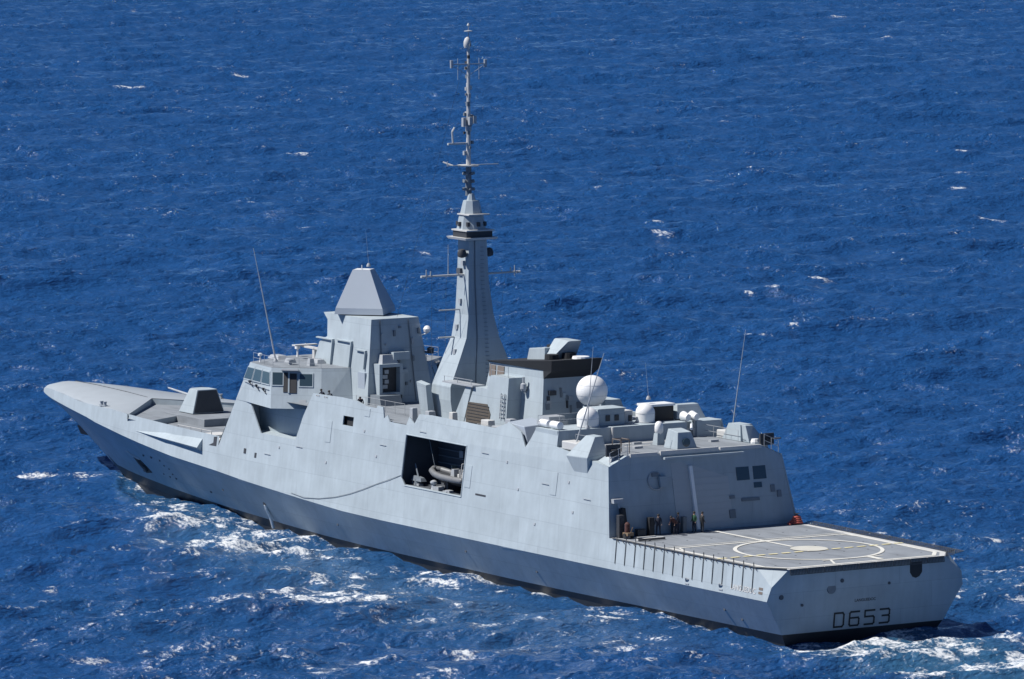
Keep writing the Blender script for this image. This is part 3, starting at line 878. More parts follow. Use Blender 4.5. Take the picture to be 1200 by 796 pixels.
# ------------------------------------------------------------------ main mast
m = MB()
ms = [(12.3, 58.6, 62.6, 3.35, 0), (14.0, 58.8, 62.5, 3.50, 0), (15.2, 58.9, 62.4, 3.45, 0), (17.8, 58.92, 62.0, 2.40, 0), (19.45, 59.05, 61.75, 1.70, 0),
      (21.5, 59.35, 61.75, 1.29, 0), (24.4, 59.75, 61.8, 1.06, 0), (28.1, 59.9, 61.8, .92, 0)]
def msec(z, xa_, xf, h, _): return [(xa_, h, z), (xf, h * .94, z), (xf, -h * .94, z), (xa_, -h, z)]
for a, b in zip(ms[:-1], ms[1:]):
    A_ = msec(*a); B_ = msec(*b)
    for i in range(4):
        m.add([A_[i], A_[(i + 1) % 4], B_[(i + 1) % 4], B_[i]], [(0, 1, 2, 3)])
m.add(msec(*ms[-1]), [(0, 1, 2, 3)])
mast = m.build('mast', M['paint'], frigate)
bm = bmesh.new(); bm.from_mesh(mast.data); bmesh.ops.remove_doubles(bm, verts=bm.verts, dist=.001); bmesh.ops.recalc_face_normals(bm, faces=bm.faces); bm.to_mesh(mast.data); bm.free()
for s in (1, -1):
    m = MB()
    m.hexa([(61.3, 3.55 * s, 12.3), (62.6, 3.55 * s, 12.3), (62.6, 4.25 * s, 12.3), (61.3, 4.25 * s, 12.3)],
           [(61.4, 4.0 * s, 15.3), (63.0, 4.0 * s, 15.5), (63.0, 4.5 * s, 15.4), (61.4, 4.5 * s, 15.2)])
    m.build('mast_leg', M['paint'], mast)
m = MB(); m.hexa([(59.3, 1.62, 28.1), (62.3, 1.62, 28.1), (62.3, -1.62, 28.1), (59.3, -1.62, 28.1)], [(59.2, 1.7, 28.3), (62.5, 1.7, 28.3), (62.5, -1.7, 28.3), (59.2, -1.7, 28.3)])
m.build('mast_platform', M['edge'], mast)
m = MB(); m.box(59.6, 61.9, -1.35, 1.35, 28.3, 28.85); m.build('antenna_ring', M['dark'], mast)
m = MB(); m.box(59.4, 62.0, -1.45, 1.45, 28.85, 28.97); m.box(59.6, 61.6, -1.1, 1.1, 30.25, 30.36)
m.build('mast_gallery', M['edge'], mast)
def oct_(cx, r, z): return [(cx + r * math.cos(math.pi / 8 + k * math.pi / 4), r * math.sin(math.pi / 8 + k * math.pi / 4), z) for k in range(8)]
m = MB(); m.hexa(oct_(61.0, 1.32, 28.97), oct_(61.0, 1.08, 30.25)); m.hexa(oct_(61.0, 1.0, 30.36), oct_(61.0, .72, 31.5)); m.hexa(oct_(61.0, .42, 31.5), oct_(61.0, .25, 32.1))
mh = m.build('mast_head', M['paint'], mast)
for k in range(8):
    a = k * math.pi / 4
    m = MB(); c = Vector((61.0 + 1.22 * math.cos(a), 1.22 * math.sin(a), 29.35))
    m.box(c.x - .13, c.x + .13, c.y - .13, c.y + .13, c.z - .1, c.z + .28)
    m.build('antenna_port', M['dark'], mh)
m = MB()                            # signal-intelligence stack: dark pole with collars
m.cyl((61.45, 0, 31.9), (61.45, 0, 34.5), .30, .26, 10)
for z in (32.4, 33.1, 33.8):
    for k in range(6):
        a = k * math.pi / 3 + z
        m.cyl((61.45, 0, z), (61.45 + .55 * math.cos(a), .55 * math.sin(a), z + .1), .11, .15, 6)
m.build('antenna_stack', M['fit'], mast)
m = MB(); m.hexa(oct_(61.45, .95, 34.50), oct_(61.45, 1.05, 34.62))
m.box(61.40, 61.50, -3.1, 2.2, 34.57, 34.64); m.tube([(61.45, 1.6, 34.6), (62.2, 2.2, 34.9)], .07, 6); m.tube([(61.45, 2.2, 34.6), (61.45, 2.2, 35.0)], .04, 5)
m.build('pole_platform', M['edge'], mast)
m = MB(); m.cyl((61.45, 0, 34.6), (61.45, 0, 45.0), .22, .13, 10); m.build('mast_pole', M['edge'], mast)
m = MB(); m.box(61.35, 61.55, 0, 2.15, 36.45, 36.62); m.tube([(61.45, 1.6, 36.5), (61.45, 1.7, 37.6), (61.45, 1.45, 38.0)], .09, 6)
m.build('side_arm', M['edge'], mast)
m = MB()
for k in range(5):
    a = k * 2 * math.pi / 5 + .4
    m.box(61.45 + .5 * math.cos(a) - .16, 61.45 + .5 * math.cos(a) + .16, .5 * math.sin(a) - .16, .5 * math.sin(a) + .16, 38.0 + .1 * k, 38.75 + .08 * k)
m.cyl((61.45, 0, 37.6), (61.45, 0, 39.2), .28, .2, 8)
m.build('antenna_cluster', M['metal'], mast)
m = MB(); m.box(61.39, 61.51, -1.7, 1.7, 43.52, 43.62)
for s in (1, -1):
    m.cyl((61.45, 1.75 * s, 43.25), (61.45, 1.75 * s, 43.95), .14, .16, 8); m.tube([(61.45, 1.1 * s, 42.2), (61.45, 1.1 * s, 44.1)], .03, 4); m.tube([(61.45, 1.7 * s, 43.5), (61.45, .1 * s, 42.6)], .03, 4)
m.build('crosstree', M['metal'], mast)
m = MB(); m.lathe((61.45, .12, 45.0), [(.26, 0), (.34, .2), (.33, .55), (.22, .85), (.05, .98)], 14)
m.build('satellite_radome', M['edge'], mast, auto=60)
m = MB(); m.cyl((61.45, 0, 45.9), (61.45, 0, 47.1), .045, .03, 6); m.lathe((61.45, 0, 46.42), [(.1, 0), (.4, .04), (.4, .10), (.08, .16)], 12); m.lathe((61.45, 0, 46.9), [(.05, 0), (.16, .1), (.05, .3)], 8)
m.build('mast_tip', M['metal'], mast)
rng = random.Random(21)
for k in range(22):                 # brackets, boxes and small aerials up the pole
    z_ = rng.uniform(34.9, 45.4); a_ = rng.uniform(0, 6.28); r_ = rng.uniform(.22, .4); q_ = rng.uniform(.06, .15)
    m = MB(); cx_, cy_ = 61.45 + r_ * math.cos(a_), r_ * math.sin(a_)
    m.box(cx_ - q_, cx_ + q_, cy_ - q_, cy_ + q_, z_ - q_ * 1.4, z_ + q_ * 1.4); m.tube([(61.45, 0, z_), (cx_, cy_, z_)], .04, 4)
    m.build('mast_fitting', M[rng.choice(['metal', 'fit', 'edge', 'dark'])], mast)
for y_ in (-3.6, -2.2, 2.6, 4.1):   # halyards
    m = MB(); m.tube([(61.0, y_, 24.9), (61.6 + .3 * abs(y_), y_ * .75, 12.6)], .014, 3); m.build('halyard', M['fit'], mast)
m = MB(); m.tube([(61.45, 0, 45.2), (73.9, 0, 20.0)], .014, 3); m.build('stay_wire', M['fit'], mast)
def yard(s, z, L_, x=60.6, r=.11):
    m = MB(); m.cyl((x, .9 * s, z), (x, L_ * s, z + .02), r, r * .7, 8)
    m.tube([(x, (L_ - .3) * s, z - .3), (x, (L_ - .3) * s, z + .6)], .05, 5); m.tube([(x, (L_ - .75) * s, z), (x, (L_ - .75) * s, z + .45)], .06, 5)
    m.cyl((x, (L_ - .1) * s, z), (x, (L_ + .25) * s, z + .02), .14, .12, 6)
    return m.build('yardarm', M['edge'], mast)
yard(1, 24.95, 5.2); yard(-1, 24.95, 4.6)
m = MB(); m.tube([(61.0, 1.2, 21.85), (61.0, 3.35, 21.85)], .07, 6); m.build('aerial_arm', M['metal'], mast)
m = MB(); m.tube([(61.2, 1.7, 19.4), (61.2, 3.3, 19.4)], .09, 6); m.build('aerial_arm', M['metal'], mast)
m = MB(); m.lathe((61.0, 2.4, 25.05), [(.05, 0), (.02, 2.6)], 5); m.build('yard_whip', M['metal'], mast)
for y in (1.45, -1.35):
    m = MB(); m.lathe((60.2, y, 26.5), [(.1, 0), (.38, .1), (.42, .4), (.3, .72), (.1, .8)], 14); m.tube([(60.3, y * .6, 26.7), (60.2, y, 26.7)], .1, 6)
    m.build('sensor_ball', M['dark'], mast, auto=40)
m = MB(); m.box(60.9, 61.5, .98, 1.25, 25.0, 25.5); m.build('mast_box', M['bay'], mast)

# ------------------------------------------------------------------ funnel and uptakes
m = MB()
def q4(x0_, x1_, h, z): return [(x0_, h, z), (x1_, h, z), (x1_, -h, z), (x0_, -h, z)]
m.hexa(q4(44.55, 55.2, 2.95, 12.3), q4(45.1, 54.0, 2.42, 17.2))
m.hexa(q4(45.1, 54.0, 2.42, 17.2), q4(43.9, 54.05, 2.40, 17.86))
funnel = m.build('funnel', M['paint'], frigate)
m = MB()
m.hexa(q4(43.85, 54.1, 2.43, 17.865), q4(43.45, 54.0, 2.64, 18.86))
bm_v = m.v
m.v = [(x, y, z if z < 18 or x < 50 else 17.98) for x, y, z in m.v]
m.hexa([(43.85, 2.43, 17.86), (45.1, 2.44, 17.15), (45.1, -2.44, 17.15), (43.85, -2.43, 17.86)], [(43.84, 2.43, 17.87), (45.14, 2.44, 17.87), (45.14, -2.44, 17.87), (43.84, -2.43, 17.87)])
m.build('funnel_cap', M['cap'], funnel)
m = MB()
for (x, y, r, h) in ((46.2, .9, .6, .45), (46.4, -1.0, .6, .5), (49.4, -1.2, .5, .9)):
    m.lathe((x, y, 18.3), [(r, 0), (r * 1.05, .3), (r, .35 + h)], 14)
m.build('uptake', M['cap'], funnel)
m = MB(); m.cyl((44.3, -.9, 18.8), (44.3, -.9, 19.0), .8, .75, 14); m.build('uptake_cover', M['white'], funnel)
# angular optronic director on top of the funnel casing
m = MB()
m.hexa([(48.0, .5, 18.2), (50.9, .5, 18.2), (50.9, -2.0, 18.2), (48.0, -2.0, 18.2)], [(48.0, .45, 19.5), (50.6, .45, 19.25), (50.6, -1.9, 19.25), (48.0, -1.9, 19.5)])
m.hexa([(46.9, .5, 18.5), (48.1, .5, 18.5), (48.1, -2.0, 18.5), (46.9, -2.0, 18.5)], [(45.9, -.75, 20.2), (48.3, -.75, 20.25), (48.3, -2.0, 20.2), (45.9, -2.0, 20.2)])
dirr = m.build('fire_control_director', M['paint'], funnel); bevel(dirr, .05)
m = MB(); m.hexa([(46.75, .42, 18.72), (48.1, .42, 18.72), (48.25, -.72, 20.18), (45.98, -.72, 20.13)], [(46.75, .47, 18.75), (48.1, .47, 18.75), (48.25, -.67, 20.21), (45.98, -.67, 20.16)]); m.build('director_lid', M['paint'], dirr)
# outboard blocks either side of the funnel
for s in (1, -1):
    m = MB()
    m.hexa([(48.4, 2.3 * s, 12.3), (55.6, 2.3 * s, 12.3), (55.6, 4.25 * s, 12.3), (48.4, 4.25 * s, 12.3)],
           [(48.4, 2.3 * s, 15.75), (54.0, 2.3 * s, 15.75), (54.0, 4.0 * s, 15.75), (48.4, 4.0 * s, 15.75)])
    m.hexa([(48.4, 2.3 * s, 15.75), (51.9, 2.3 * s, 15.75), (51.9, 4.0 * s, 15.75), (48.4, 4.0 * s, 15.75)],
           [(48.4, 2.3 * s, 16.98), (51.4, 2.3 * s, 16.98), (51.4, 3.9 * s, 16.98), (48.4, 3.9 * s, 16.98)])
    blk = m.build('intake_house', M['paint'], funnel)
    m = MB()
    g = [(51.3, 12.35), (54.9, 12.35), (55.1, 13.2), (54.7, 14.35), (51.6, 14.42), (51.0, 13.6)]
    yy = lambda z: 4.25 - (z - 12.3) * .0725
    m.hexa([(x, (yy(z) - .05) * s, z) for x, z in g], [(x, (yy(z) + .05) * s, z) for x, z in g])
    gr = m.build('air_intake', M['grille'], blk)
    m = MB()
    for k in range(7):
        z = 12.6 + k * .27; m.tube([(51.3, (yy(z) + .06) * s, z), (54.8, (yy(z) + .06) * s, z)], .03, 4)
    m.build('intake_slats', M['dark'], gr)
    m = MB()
    for x in (48.7, 49.3): m.tube([(x, 4.3 * s, 13.4), (x, 4.12 * s, 15.6)], .05, 5)
    for k in range(6): m.tube([(48.7, 4.28 * s, 13.6 + k * .37), (49.3, 4.28 * s, 13.6 + k * .37)], .04, 4)
    m.build('ladder', M['metal'], blk)
    for x0_, x1_ in ((51.5, 52.6), (52.9, 53.9)):
        m = MB(); m.hexa([(x0_, 2.38 * s, 16.65), (x1_, 2.38 * s, 16.65), (x1_, 2.54 * s, 16.65), (x0_, 2.54 * s, 16.65)], [(x0_, 2.32 * s, 17.68), (x1_, 2.32 * s, 17.68), (x1_, 2.46 * s, 17.68), (x0_, 2.46 * s, 17.68)])
        m.build('louvre', M['louvre'], funnel)
    m = MB(); m.box(53.8, 58.9, 3.0 * s if s > 0 else -4.3, 4.3 if s > 0 else -3.0, 15.72, 15.86)
    for x in (54.2, 56.5, 58.7): m.tube([(x, 4.2 * s, 15.86), (x, 4.2 * s, 16.3)], .03, 4)
    m.tube([(53.9, 4.2 * s, 16.3), (58.8, 4.2 * s, 16.3)], .03, 4)
    m.build('side_gallery', M['metal'], blk)
    m = MB(); m.hexa([(55.4, 3.2 * s, 12.3), (57.3, 3.2 * s, 12.3), (57.3, 4.3 * s, 12.3), (55.4, 4.3 * s, 12.3)], [(54.3, 3.2 * s, 15.7), (55.2, 3.2 * s, 15.7), (55.2, 4.1 * s, 15.7), (54.3, 4.1 * s, 15.7)])
    m.build('gallery_support', M['paint'], blk)
    m = MB(); m.lathe((47.6, 2.9 * s, 15.9), [(.22, 0), (.3, .2), (.26, .6), (.1, .7)], 10); m.tube([(47.6, 2.4 * s, 15.8), (47.6, 2.95 * s, 15.8)], .08, 5); m.tube([(47.6, 2.9 * s, 17.1), (47.6, 2.9 * s, 16.5)], .12, 6)
    m.build('signal_lamp', M['metal'], funnel)
    m = MB(); m.box(44.7, 45.1, 1.7 * s - .35, 1.7 * s + .35, 15.7, 16.1); m.build('exhaust_outlet', M['dark'], funnel)
# lockers and machinery along the port deck edge
rng = random.Random(3)
for i, (x, y, sx, sy, sz) in enumerate(((47.5, 6.6, .7, .4, 1.3), (45.2, 6.8, .8, .5, 1.0), (42.6, 7.3, .5, .4, 1.9), (50.2, 7.4, .5, .3, .9), (56.8, 6.8, .4, .4, 1.2), (40.8, 6.2, .9, .6, 1.6), (52.6, 7.0, .35, .3, 1.5), (59.0, 7.2, .3, .3, 1.3))):
    for s in (1, -1):
        m = MB(); m.hexa([(x - sx, (y - sy) * s, 12.3), (x + sx, (y - sy) * s, 12.3), (x + sx, (y + sy) * s, 12.3), (x - sx, (y + sy) * s, 12.3)],
                         [(x - sx * .85, (y - sy * .85) * s, 12.3 + sz), (x + sx * .85, (y - sy * .85) * s, 12.3 + sz), (x + sx * .85, (y + sy * .85) * s, 12.3 + sz), (x - sx * .85, (y + sy * .85) * s, 12.3 + sz)])
        bevel(m.build('deck_locker', M['metal' if i % 3 else 'edge'], frigate), .05)
# torpedo / decoy step block at the notch
m = MB(); m.hexa([(38.4, 5.5, 12.3), (42.0, 5.5, 12.3), (42.0, 8.2, 12.3), (38.4, 8.2, 12.3)], [(39.2, 5.6, 14.05), (41.9, 5.6, 14.3), (41.9, 8.1, 14.05), (39.2, 8.1, 13.9)])
bevel(m.build('decoy_launcher', M['radome'], frigate), .06)
m = MB(); m.box(37.7, 39.6, 4.6, 6.6, 13.9, 14.35); m.box(37.9, 39.4, 4.8, 6.4, 14.35, 14.75)
m.build('winch_house', M['metal'], frigate)

# ------------------------------------------------------------------ satellite domes and gear round the hangar roof
def dome(x, y, z, r, cyl_h, ped, label):
    m = MB()
    prof = [(r * .96, 0)] + [(r, cyl_h)] + [(r * math.cos(a), cyl_h + r * math.sin(a)) for a in [math.pi / 2 * k / 9 for k in range(1, 9)]] + [(.02, cyl_h + r)]
    m.lathe((x, y, z), prof, 28)
    d = m.build('satellite_dome', M['white'], frigate, auto=50)
    m = MB(); m.lathe((x, y, z), [(r * 1.06, .0), (r * 1.06, .08), (r * 1.01, .10)], 28); m.build('dome_flange', M['metal'], d)
    m = MB(); m.tube([(x + r * 1.004 * a, y + r * 1.004 * b, z + cyl_h) for a, b in arc(1, 28)], .014, 4); m.build('dome_seam', M['metal'], d)
    lab(d, label)
    if ped:
        m = MB(); m.lathe((x, y, z - ped), [(r * .9, 0), (r * .62, ped * .7), (r * .7, ped)], 16)
        m.build('dome_pedestal', M['paint'], d)
    return d
# big globe
m = MB(); R_ = 1.36
m.lathe((39.8, .85, 16.5), [(R_ * math.cos(a), R_ * math.sin(a)) for a in [-1.25 + 2.8 * k / 18 for k in range(19)]], 32)
gl = m.build('satellite_dome', M['white'], frigate, auto=50); lab(gl, 'large white spherical dome behind the funnel')
m = MB()
for zz in (-.35, .55): m.tube([(39.8 + math.sqrt(R_ ** 2 - zz ** 2) * 1.003 * a, .85 + math.sqrt(R_ ** 2 - zz ** 2) * 1.003 * b, 16.5 + zz) for a, b in arc(1, 32)], .012, 4)
m.build('dome_seam', M['metal'], gl)
m = MB(); m.lathe((39.8, .85, 12.3), [(1.25, 0), (.95, 2.2), (.75, 2.9)], 18); m.build('dome_pedestal', M['paint'], gl)
m = MB(); m.hexa([(39.2, -3.2, 12.3), (42.6, -3.2, 12.3), (42.6, -.4, 12.3), (39.2, -.4, 12.3)], [(40.0, -2.2, 15.6), (42.4, -2.2, 15.6), (42.4, -.6, 15.6), (40.0, -.6, 15.6)])
m.build('uptake_base', M['paint'], frigate)
dome(34.75, 4.5, 14.1, .96, .75, 0, 'white domed cylinder nearest the port side of the hangar roof')
m = MB(); m.box(34.6, 36.6, .85, 3.6, 14.1, 15.5); m.box(34.5, 36.7, .75, 3.6, 15.5, 15.58)
bevel(m.build('equipment_house', M['paint'], frigate), .04)
for y in (1.5, 2.4):
    m = MB(); m.box(34.52, 34.62, y, y + .4, 14.5, 15.0); m.build('house_vent', M['dark'], frigate)
m = MB(); m.box(35.2, 36.6, -.35, .45, 14.1, 15.2); bevel(m.build('cable_cabinet', M['edge'], frigate), .04)
m = MB(); m.box(35.1, 35.22, -.2, .1, 14.3, 14.8); m.build('cabinet_door', M['dark'], frigate)
dome(35.1, -1.55, 14.1, .84, .80, 0, 'white domed cylinder amidships above the hangar roof')
m = MB(); m.box(35.3, 36.8, -4.6, -2.6, 14.1, 15.35); bc = m.build('gun_mount_house', M['black'], frigate); bevel(bc, .05)
m = MB(); m.box(35.2, 36.95, -4.7, -1.9, 15.36, 15.55); m.build('mount_lid', M['white'], bc)
m = MB(); m.hexa([(35.4, -8.0, 14.1), (36.8, -8.0, 14.1), (36.8, -5.0, 14.1), (35.4, -5.0, 14.1)], [(36.0, -7.6, 15.3), (36.8, -7.6, 15.3), (36.8, -5.4, 15.3), (36.0, -5.4, 15.3)])
bevel(m.build('slanted_locker', M['paint'], frigate), .05)
for (x, y) in ((33.9, -4.95), (33.8, -5.75)):
    m = MB(); m.tube([(x, y, 12.77), (x, y, 14.3)], .1, 8); m.box(x - .15, x + .15, y - .25, y + .25, 12.77, 13.5)
    st_ = m.build('floodlight', M['edge'], frigate)
    m = MB(); m.cyl((x - .35, y, 14.45), (x + .35, y + .1, 14.55), .3, .42, 16); m.build('lamp_head', M['white'], st_)
lathe_part('small_dome', (30.3, .2, 12.77), [(.30, 0), (.26, .95), (.30, 1.0), (.38, 1.15), (.38, 1.55), (.32, 1.8), (.18, 1.96), (.02, 2.0)], M['white'], frigate)
m = MB(); m.hexa([(29.95, -.2, 12.77), (30.7, -.2, 12.77), (30.7, .6, 12.77), (29.95, .6, 12.77)], [(30.05, -.1, 13.75), (30.6, -.1, 13.75), (30.6, .5, 13.75), (30.05, .5, 13.75)])
m.build('dome_stand', M['paint'], frigate)
m = MB(); m.hexa([(26.2, -1.0, 12.77), (28.3, -1.0, 12.77), (28.3, 1.05, 12.77), (26.2, 1.05, 12.77)], [(26.5, -.55, 14.2), (28.0, -.55, 14.4), (28.0, .8, 14.4), (26.5, .8, 14.2)])
lc = m.build('landing_control_post', M['paint'], frigate); bevel(lc, .04)
m = MB(); m.cyl((26.35, .1, 13.35), (26.2, .1, 13.35), .36, .36, 18); m.build('round_window', M['glass'], lc)
m = MB(); m.cyl((26.4, -.5, 14.45), (27.0, -.9, 14.75), .12, .10, 10); m.build('landing_light', M['white'], lc)
for (x, y) in ((29.0, 3.2), (29.6, -4.9), (31.6, 1.6), (31.2, -2.8)):
    m = MB(); m.box(x - .2, x + .2, y - .4, y + .4, 12.77, 12.95); m.build('roof_vent', M['metal'], hangar)
m = MB()
strip(m, [(32.4, 6.0), (32.0, -2.6)], .35, 12.785); strip(m, [(30.6, 5.2), (30.4, 1.0)], .25, 12.783)
m.build('roof_marking', M['edge'], hangar)
# corner sponsons either side of the hangar roof
for s in (1, -1):
    m = MB()
    m.hexa([(28.0, 8.85 * s, 11.0), (30.0, 8.87 * s, 11.0), (30.3, 8.3 * s, 11.5), (27.7, 8.3 * s, 11.5)],
           [(27.6, 9.15 * s, 12.45), (30.9, 9.15 * s, 12.35), (30.9, 7.2 * s, 12.75), (27.6, 7.2 * s, 12.75)])
    m.hexa([(27.6, 9.15 * s, 12.45), (30.9, 9.15 * s, 12.35), (30.9, 7.2 * s, 12.75), (27.6, 7.2 * s, 12.75)],
           [(28.2, 8.0 * s, 14.1), (29.6, 8.0 * s, 14.1), (29.6, 7.2 * s, 14.15), (28.2, 7.2 * s, 14.15)])
    spn = m.build('gun_sponson', M['paint'], frigate); bevel(spn, .03)
    m = MB(); m.box(30.2, 32.6, 7.2 * s if s > 0 else -8.5, 8.5 if s > 0 else -7.2, 12.7, 13.4); bevel(m.build('ready_use_locker', M['edge'], spn), .08)
    # machine gun on a pintle at the hangar corner
    gx, gy = 25.9, 7.75 * s
    m = MB(); m.lathe((gx, gy, 12.2), [(.4, 0), (.2, .3), (.12, 1.0)], 10)
    mgun = m.build('machine_gun', M['metal'], frigate)
    m = MB(); m.tube([(gx + .8, gy + .1 * s, 13.1), (gx - 1.5, gy + .5 * s, 13.4)], .06, 6); m.box(gx - .3, gx + .8, gy - .15, gy + .15, 13.0, 13.35); m.build('gun_barrel', M['black'], mgun)
    m = MB(); m.box(gx - .2, gx - .05, gy - .7, gy + .7, 12.7, 13.7); m.build('gun_shield', M['dark'], mgun)
    m = MB(); m.lathe((gx + .9, gy - .5 * s, 12.4), [(.35, 0), (.4, .5), (.3, .75)], 10); m.build('ammunition_box', M['white'], mgun)
    m = MB()
    ps = [(24.9, 6.9 * s, 12.75), (25.0, 7.7 * s, 12.4), (25.1, 8.5 * s, 12.1)]
    for z in (.5, 1.0): m.tube([(a, b, c + z) for a, b, c in ps], .025, 5)
    for a, b, c in ps: m.tube([(a, b, c), (a, b, c + 1.0)], .03, 5)
    m.build('guard_rail', M['metal'], frigate)
m = MB()
for x in (26.6, 27.8):
    m.tube([(x, 5.6, 12.77), (x, 5.6, 13.9), (x, 6.5, 13.9), (x, 6.5, 12.77)], .04, 5)
m.tube([(26.6, 5.6, 13.9), (27.8, 5.6, 13.9)], .04, 5); m.tube([(26.6, 6.5, 13.9), (27.8, 6.5, 13.9)], .04, 5)
m.build('hatch_rail', M['louvre'], frigate)
# starboard roof house
m = MB(); m.hexa([(28.6, -8.6, 12.6), (31.4, -8.6, 12.6), (31.4, -7.0, 12.77), (28.6, -7.0, 12.77)], [(28.8, -8.3, 14.15), (30.6, -8.3, 14.15), (30.6, -7.1, 14.15), (28.8, -7.1, 14.15)])
rh = m.build('roof_house', M['paint'], frigate)
m = MB()
for k in range(4): m.box(28.55, 28.7, -8.2 + k * .28, -8.12 + k * .28, 12.8, 14.0)
m.build('house_ribs', M['metal'], rh)

# ------------------------------------------------------------------ small fittings
for (x, y, z) in ((36.3, 7.75, 14.12), (34.6, 7.75, 14.12)):
    m = MB(); m.cyl((x - .62, y, z + .34), (x + .62, y, z + .34), .33, .33, 14); m.cyl((x - .66, y, z + .34), (x - .62, y, z + .34), .2, .33, 14)
    m.build('liferaft_canister', M['white'], frigate, auto=50)
def rail(pts, hgt, name, parent, r=.022, n=2):
    m = MB()
    for k in range(n):
        z_ = hgt * (k + 1) / n
        m.tube([(x, y, z + z_) for x, y, z in pts], r, 4)
    for a, b in zip(pts[:-1], pts[1:]):
        a = Vector(a); b = Vector(b); q = max(1, int((b - a).length / 1.5))
        for k in range(q + 1):
            p = a.lerp(b, k / q); m.tube([p, p + Vector((0, 0, hgt))], r, 4)
    return m.build(name, M['metal'], parent)
for s in (1, -1):
    rail([(48.5, 3.9 * s, 17.0), (51.3, 3.9 * s, 17.0)], .95, 'guard_rail', funnel)
    rail([(40.5, 8.0 * s, 12.3), (47.0, 8.0 * s, 12.3)], 1.1, 'guard_rail', frigate)
    rail([(63.5, 5.4 * s, 12.3), (72.0, 5.4 * s, 12.3)], 1.1, 'guard_rail', frigate)
    rail([(34.0, 6.6 * s, 12.77), (28.4, 6.6 * s, 12.77)] if s < 0 else [(33.2, 6.7, 12.77), (31.0, 6.7, 12.77)], 1.0, 'guard_rail', hangar)
rail([(36.8, 8.2, 14.1), (36.8, 3.9, 14.1)], 1.0, 'guard_rail', plat)
rng = random.Random(12)
for k in range(16):                 # pipes, boxes and lamps on the casings
    y_ = rng.uniform(-2.3, 2.2); z_ = rng.uniform(13.0, 16.6)
    x_ = 44.62 + (z_ - 12.3) * .112
    m = MB(); sx_ = rng.uniform(.08, .25); sz_ = rng.uniform(.12, .45)
    m.box(x_ - .16, x_ + .05, y_ - sx_, y_ + sx_, z_ - sz_, z_ + sz_)
    m.build('casing_fitting', M[rng.choice(['metal', 'fit', 'paint', 'dark'])], funnel)
for k in range(14):
    z_ = rng.uniform(13.2, 19.2); y_ = rng.uniform(-ty(z_) + .3, -.4) if k % 2 else rng.uniform(-.2, ty(z_) - .3)
    x_ = 73.2 + (z_ - 12.3) * .138
    m = MB(); sx_ = rng.uniform(.06, .16); sz_ = rng.uniform(.08, .3)
    m.box(x_ - .16, x_ + .12, y_ - sx_, y_ + sx_, z_ - sz_, z_ + sz_)
    m.build('casing_fitting', M[rng.choice(['metal', 'fit', 'paint'])], tower)
for y_ in (-1.6, 1.9):              # cable runs up the after face of the tower and the mast
    m = MB(); m.tube([(73.2 + (z_ - 12.3) * .138 - .06, y_ * (1 - .02 * (z_ - 12.3)), z_) for z_ in (12.4, 15, 17.5, 19.8)], .05, 5); m.build('cable_run', M['fit'], tower)
m = MB(); m.tube([(58.85, .9, 12.5), (58.86, .8, 17.0), (59.0, .6, 19.4), (59.3, .5, 21.5), (59.68, .4, 24.4), (59.82, .35, 28.0)], .05, 5); m.build('cable_run', M['fit'], mast)
m = MB()                            # rungs up the mast's after face
for k in range(34):
    z_ = 15.2 + k * .37; x_ = float(np.interp(z_, [15, 17.8, 19.45, 21.5, 24.4, 28.1], [58.9, 58.92, 59.05, 59.35, 59.75, 59.9])) - .08
    m.tube([(x_, -.55, z_), (x_, -.2, z_)], .025, 4)
m.build('mast_rungs', M['fit'], mast)
for x_, y_, z_ in ((60.6, 1.12, 26.0), (60.9, 1.22, 22.6), (61.0, 1.5, 20.3), (60.2, 2.2, 18.2)):
    m = MB(); m.box(x_ - .18, x_ + .18, y_ - .2, y_ + .12, z_ - .22, z_ + .22); m.build('mast_box', M['metal'], mast)
for x_, z0_, z1_ in ((64.0, 12.4, 13.1), (70.3, 9.5, 11.4), (46.0, 8.0, 9.9), (32.4, 8.8, 10.7)):   # flush doors and hatches in the side
    for s in (1, -1): side_patch('side_hatch', x_, x_ + .95, z0_, z1_, M['paint'], sup, .035, (s,))
for x_, z_ in ((75.0, 8.6), (60.6, 10.2), (54.2, 12.0), (43.6, 11.2), (33.6, 9.6), (27.0, 9.0), (80.5, 7.4)):
    m = MB(); m.tube([(x_, Ys(x_, z_) + .07, z_), (x_ + 1.1, Ys(x_, z_) + .07, z_)], .025, 4)
    m.build('grab_rail', M['metal'], sup)

# ------------------------------------------------------------------ forward gun
def turret():
    g = thing_part('gun_turret', frigate)
    def sq(x0_, x1_, h0, z, h1=None):
        h1 = h0 if h1 is None else h1
        return [(x0_, h0, z), (x1_ - .6, h1, z), (x1_, h1 * .5, z), (x1_, -h1 * .5, z), (x1_ - .6, -h1, z), (x0_, -h0, z)]
    m = MB(); m.hexa(sq(109.2, 112.6, 1.75, 7.9), sq(109.45, 111.6, 1.08, 10.15))
    b = m.build('gun_shield', M['paint'], g); bevel(b, .05)
    m = MB(); m.hexa([(109.14, 1.6, 7.98), (109.14, -1.6, 7.98), (109.17, -1.6, 7.98), (109.17, 1.6, 7.98)], [(109.40, .98, 10.05), (109.40, -.98, 10.05), (109.43, -.98, 10.05), (109.43, .98, 10.05)])
    m.build('dark_rear_panel', M['dark'], g)  # dark sheet over the turret's after face
    m = MB(); m.cyl((111.6, 0, 9.2), (117.2, 0, 9.6), .14, .08, 12); m.cyl((111.4, 0, 9.2), (112.8, 0, 9.28), .28, .2, 12); m.build('gun_barrel', M['metal'], g)
    m = MB(); m.lathe((110.9, 0, 7.82), [(1.6, 0), (1.6, .12)], 24); m.build('turret_ring', M['metal'], g)
def thing_part(name, parent):
    o = bpy.data.objects.new(name, None); COL.objects.link(o); o.parent = parent; o.empty_display_size = .5
    return o
turret()

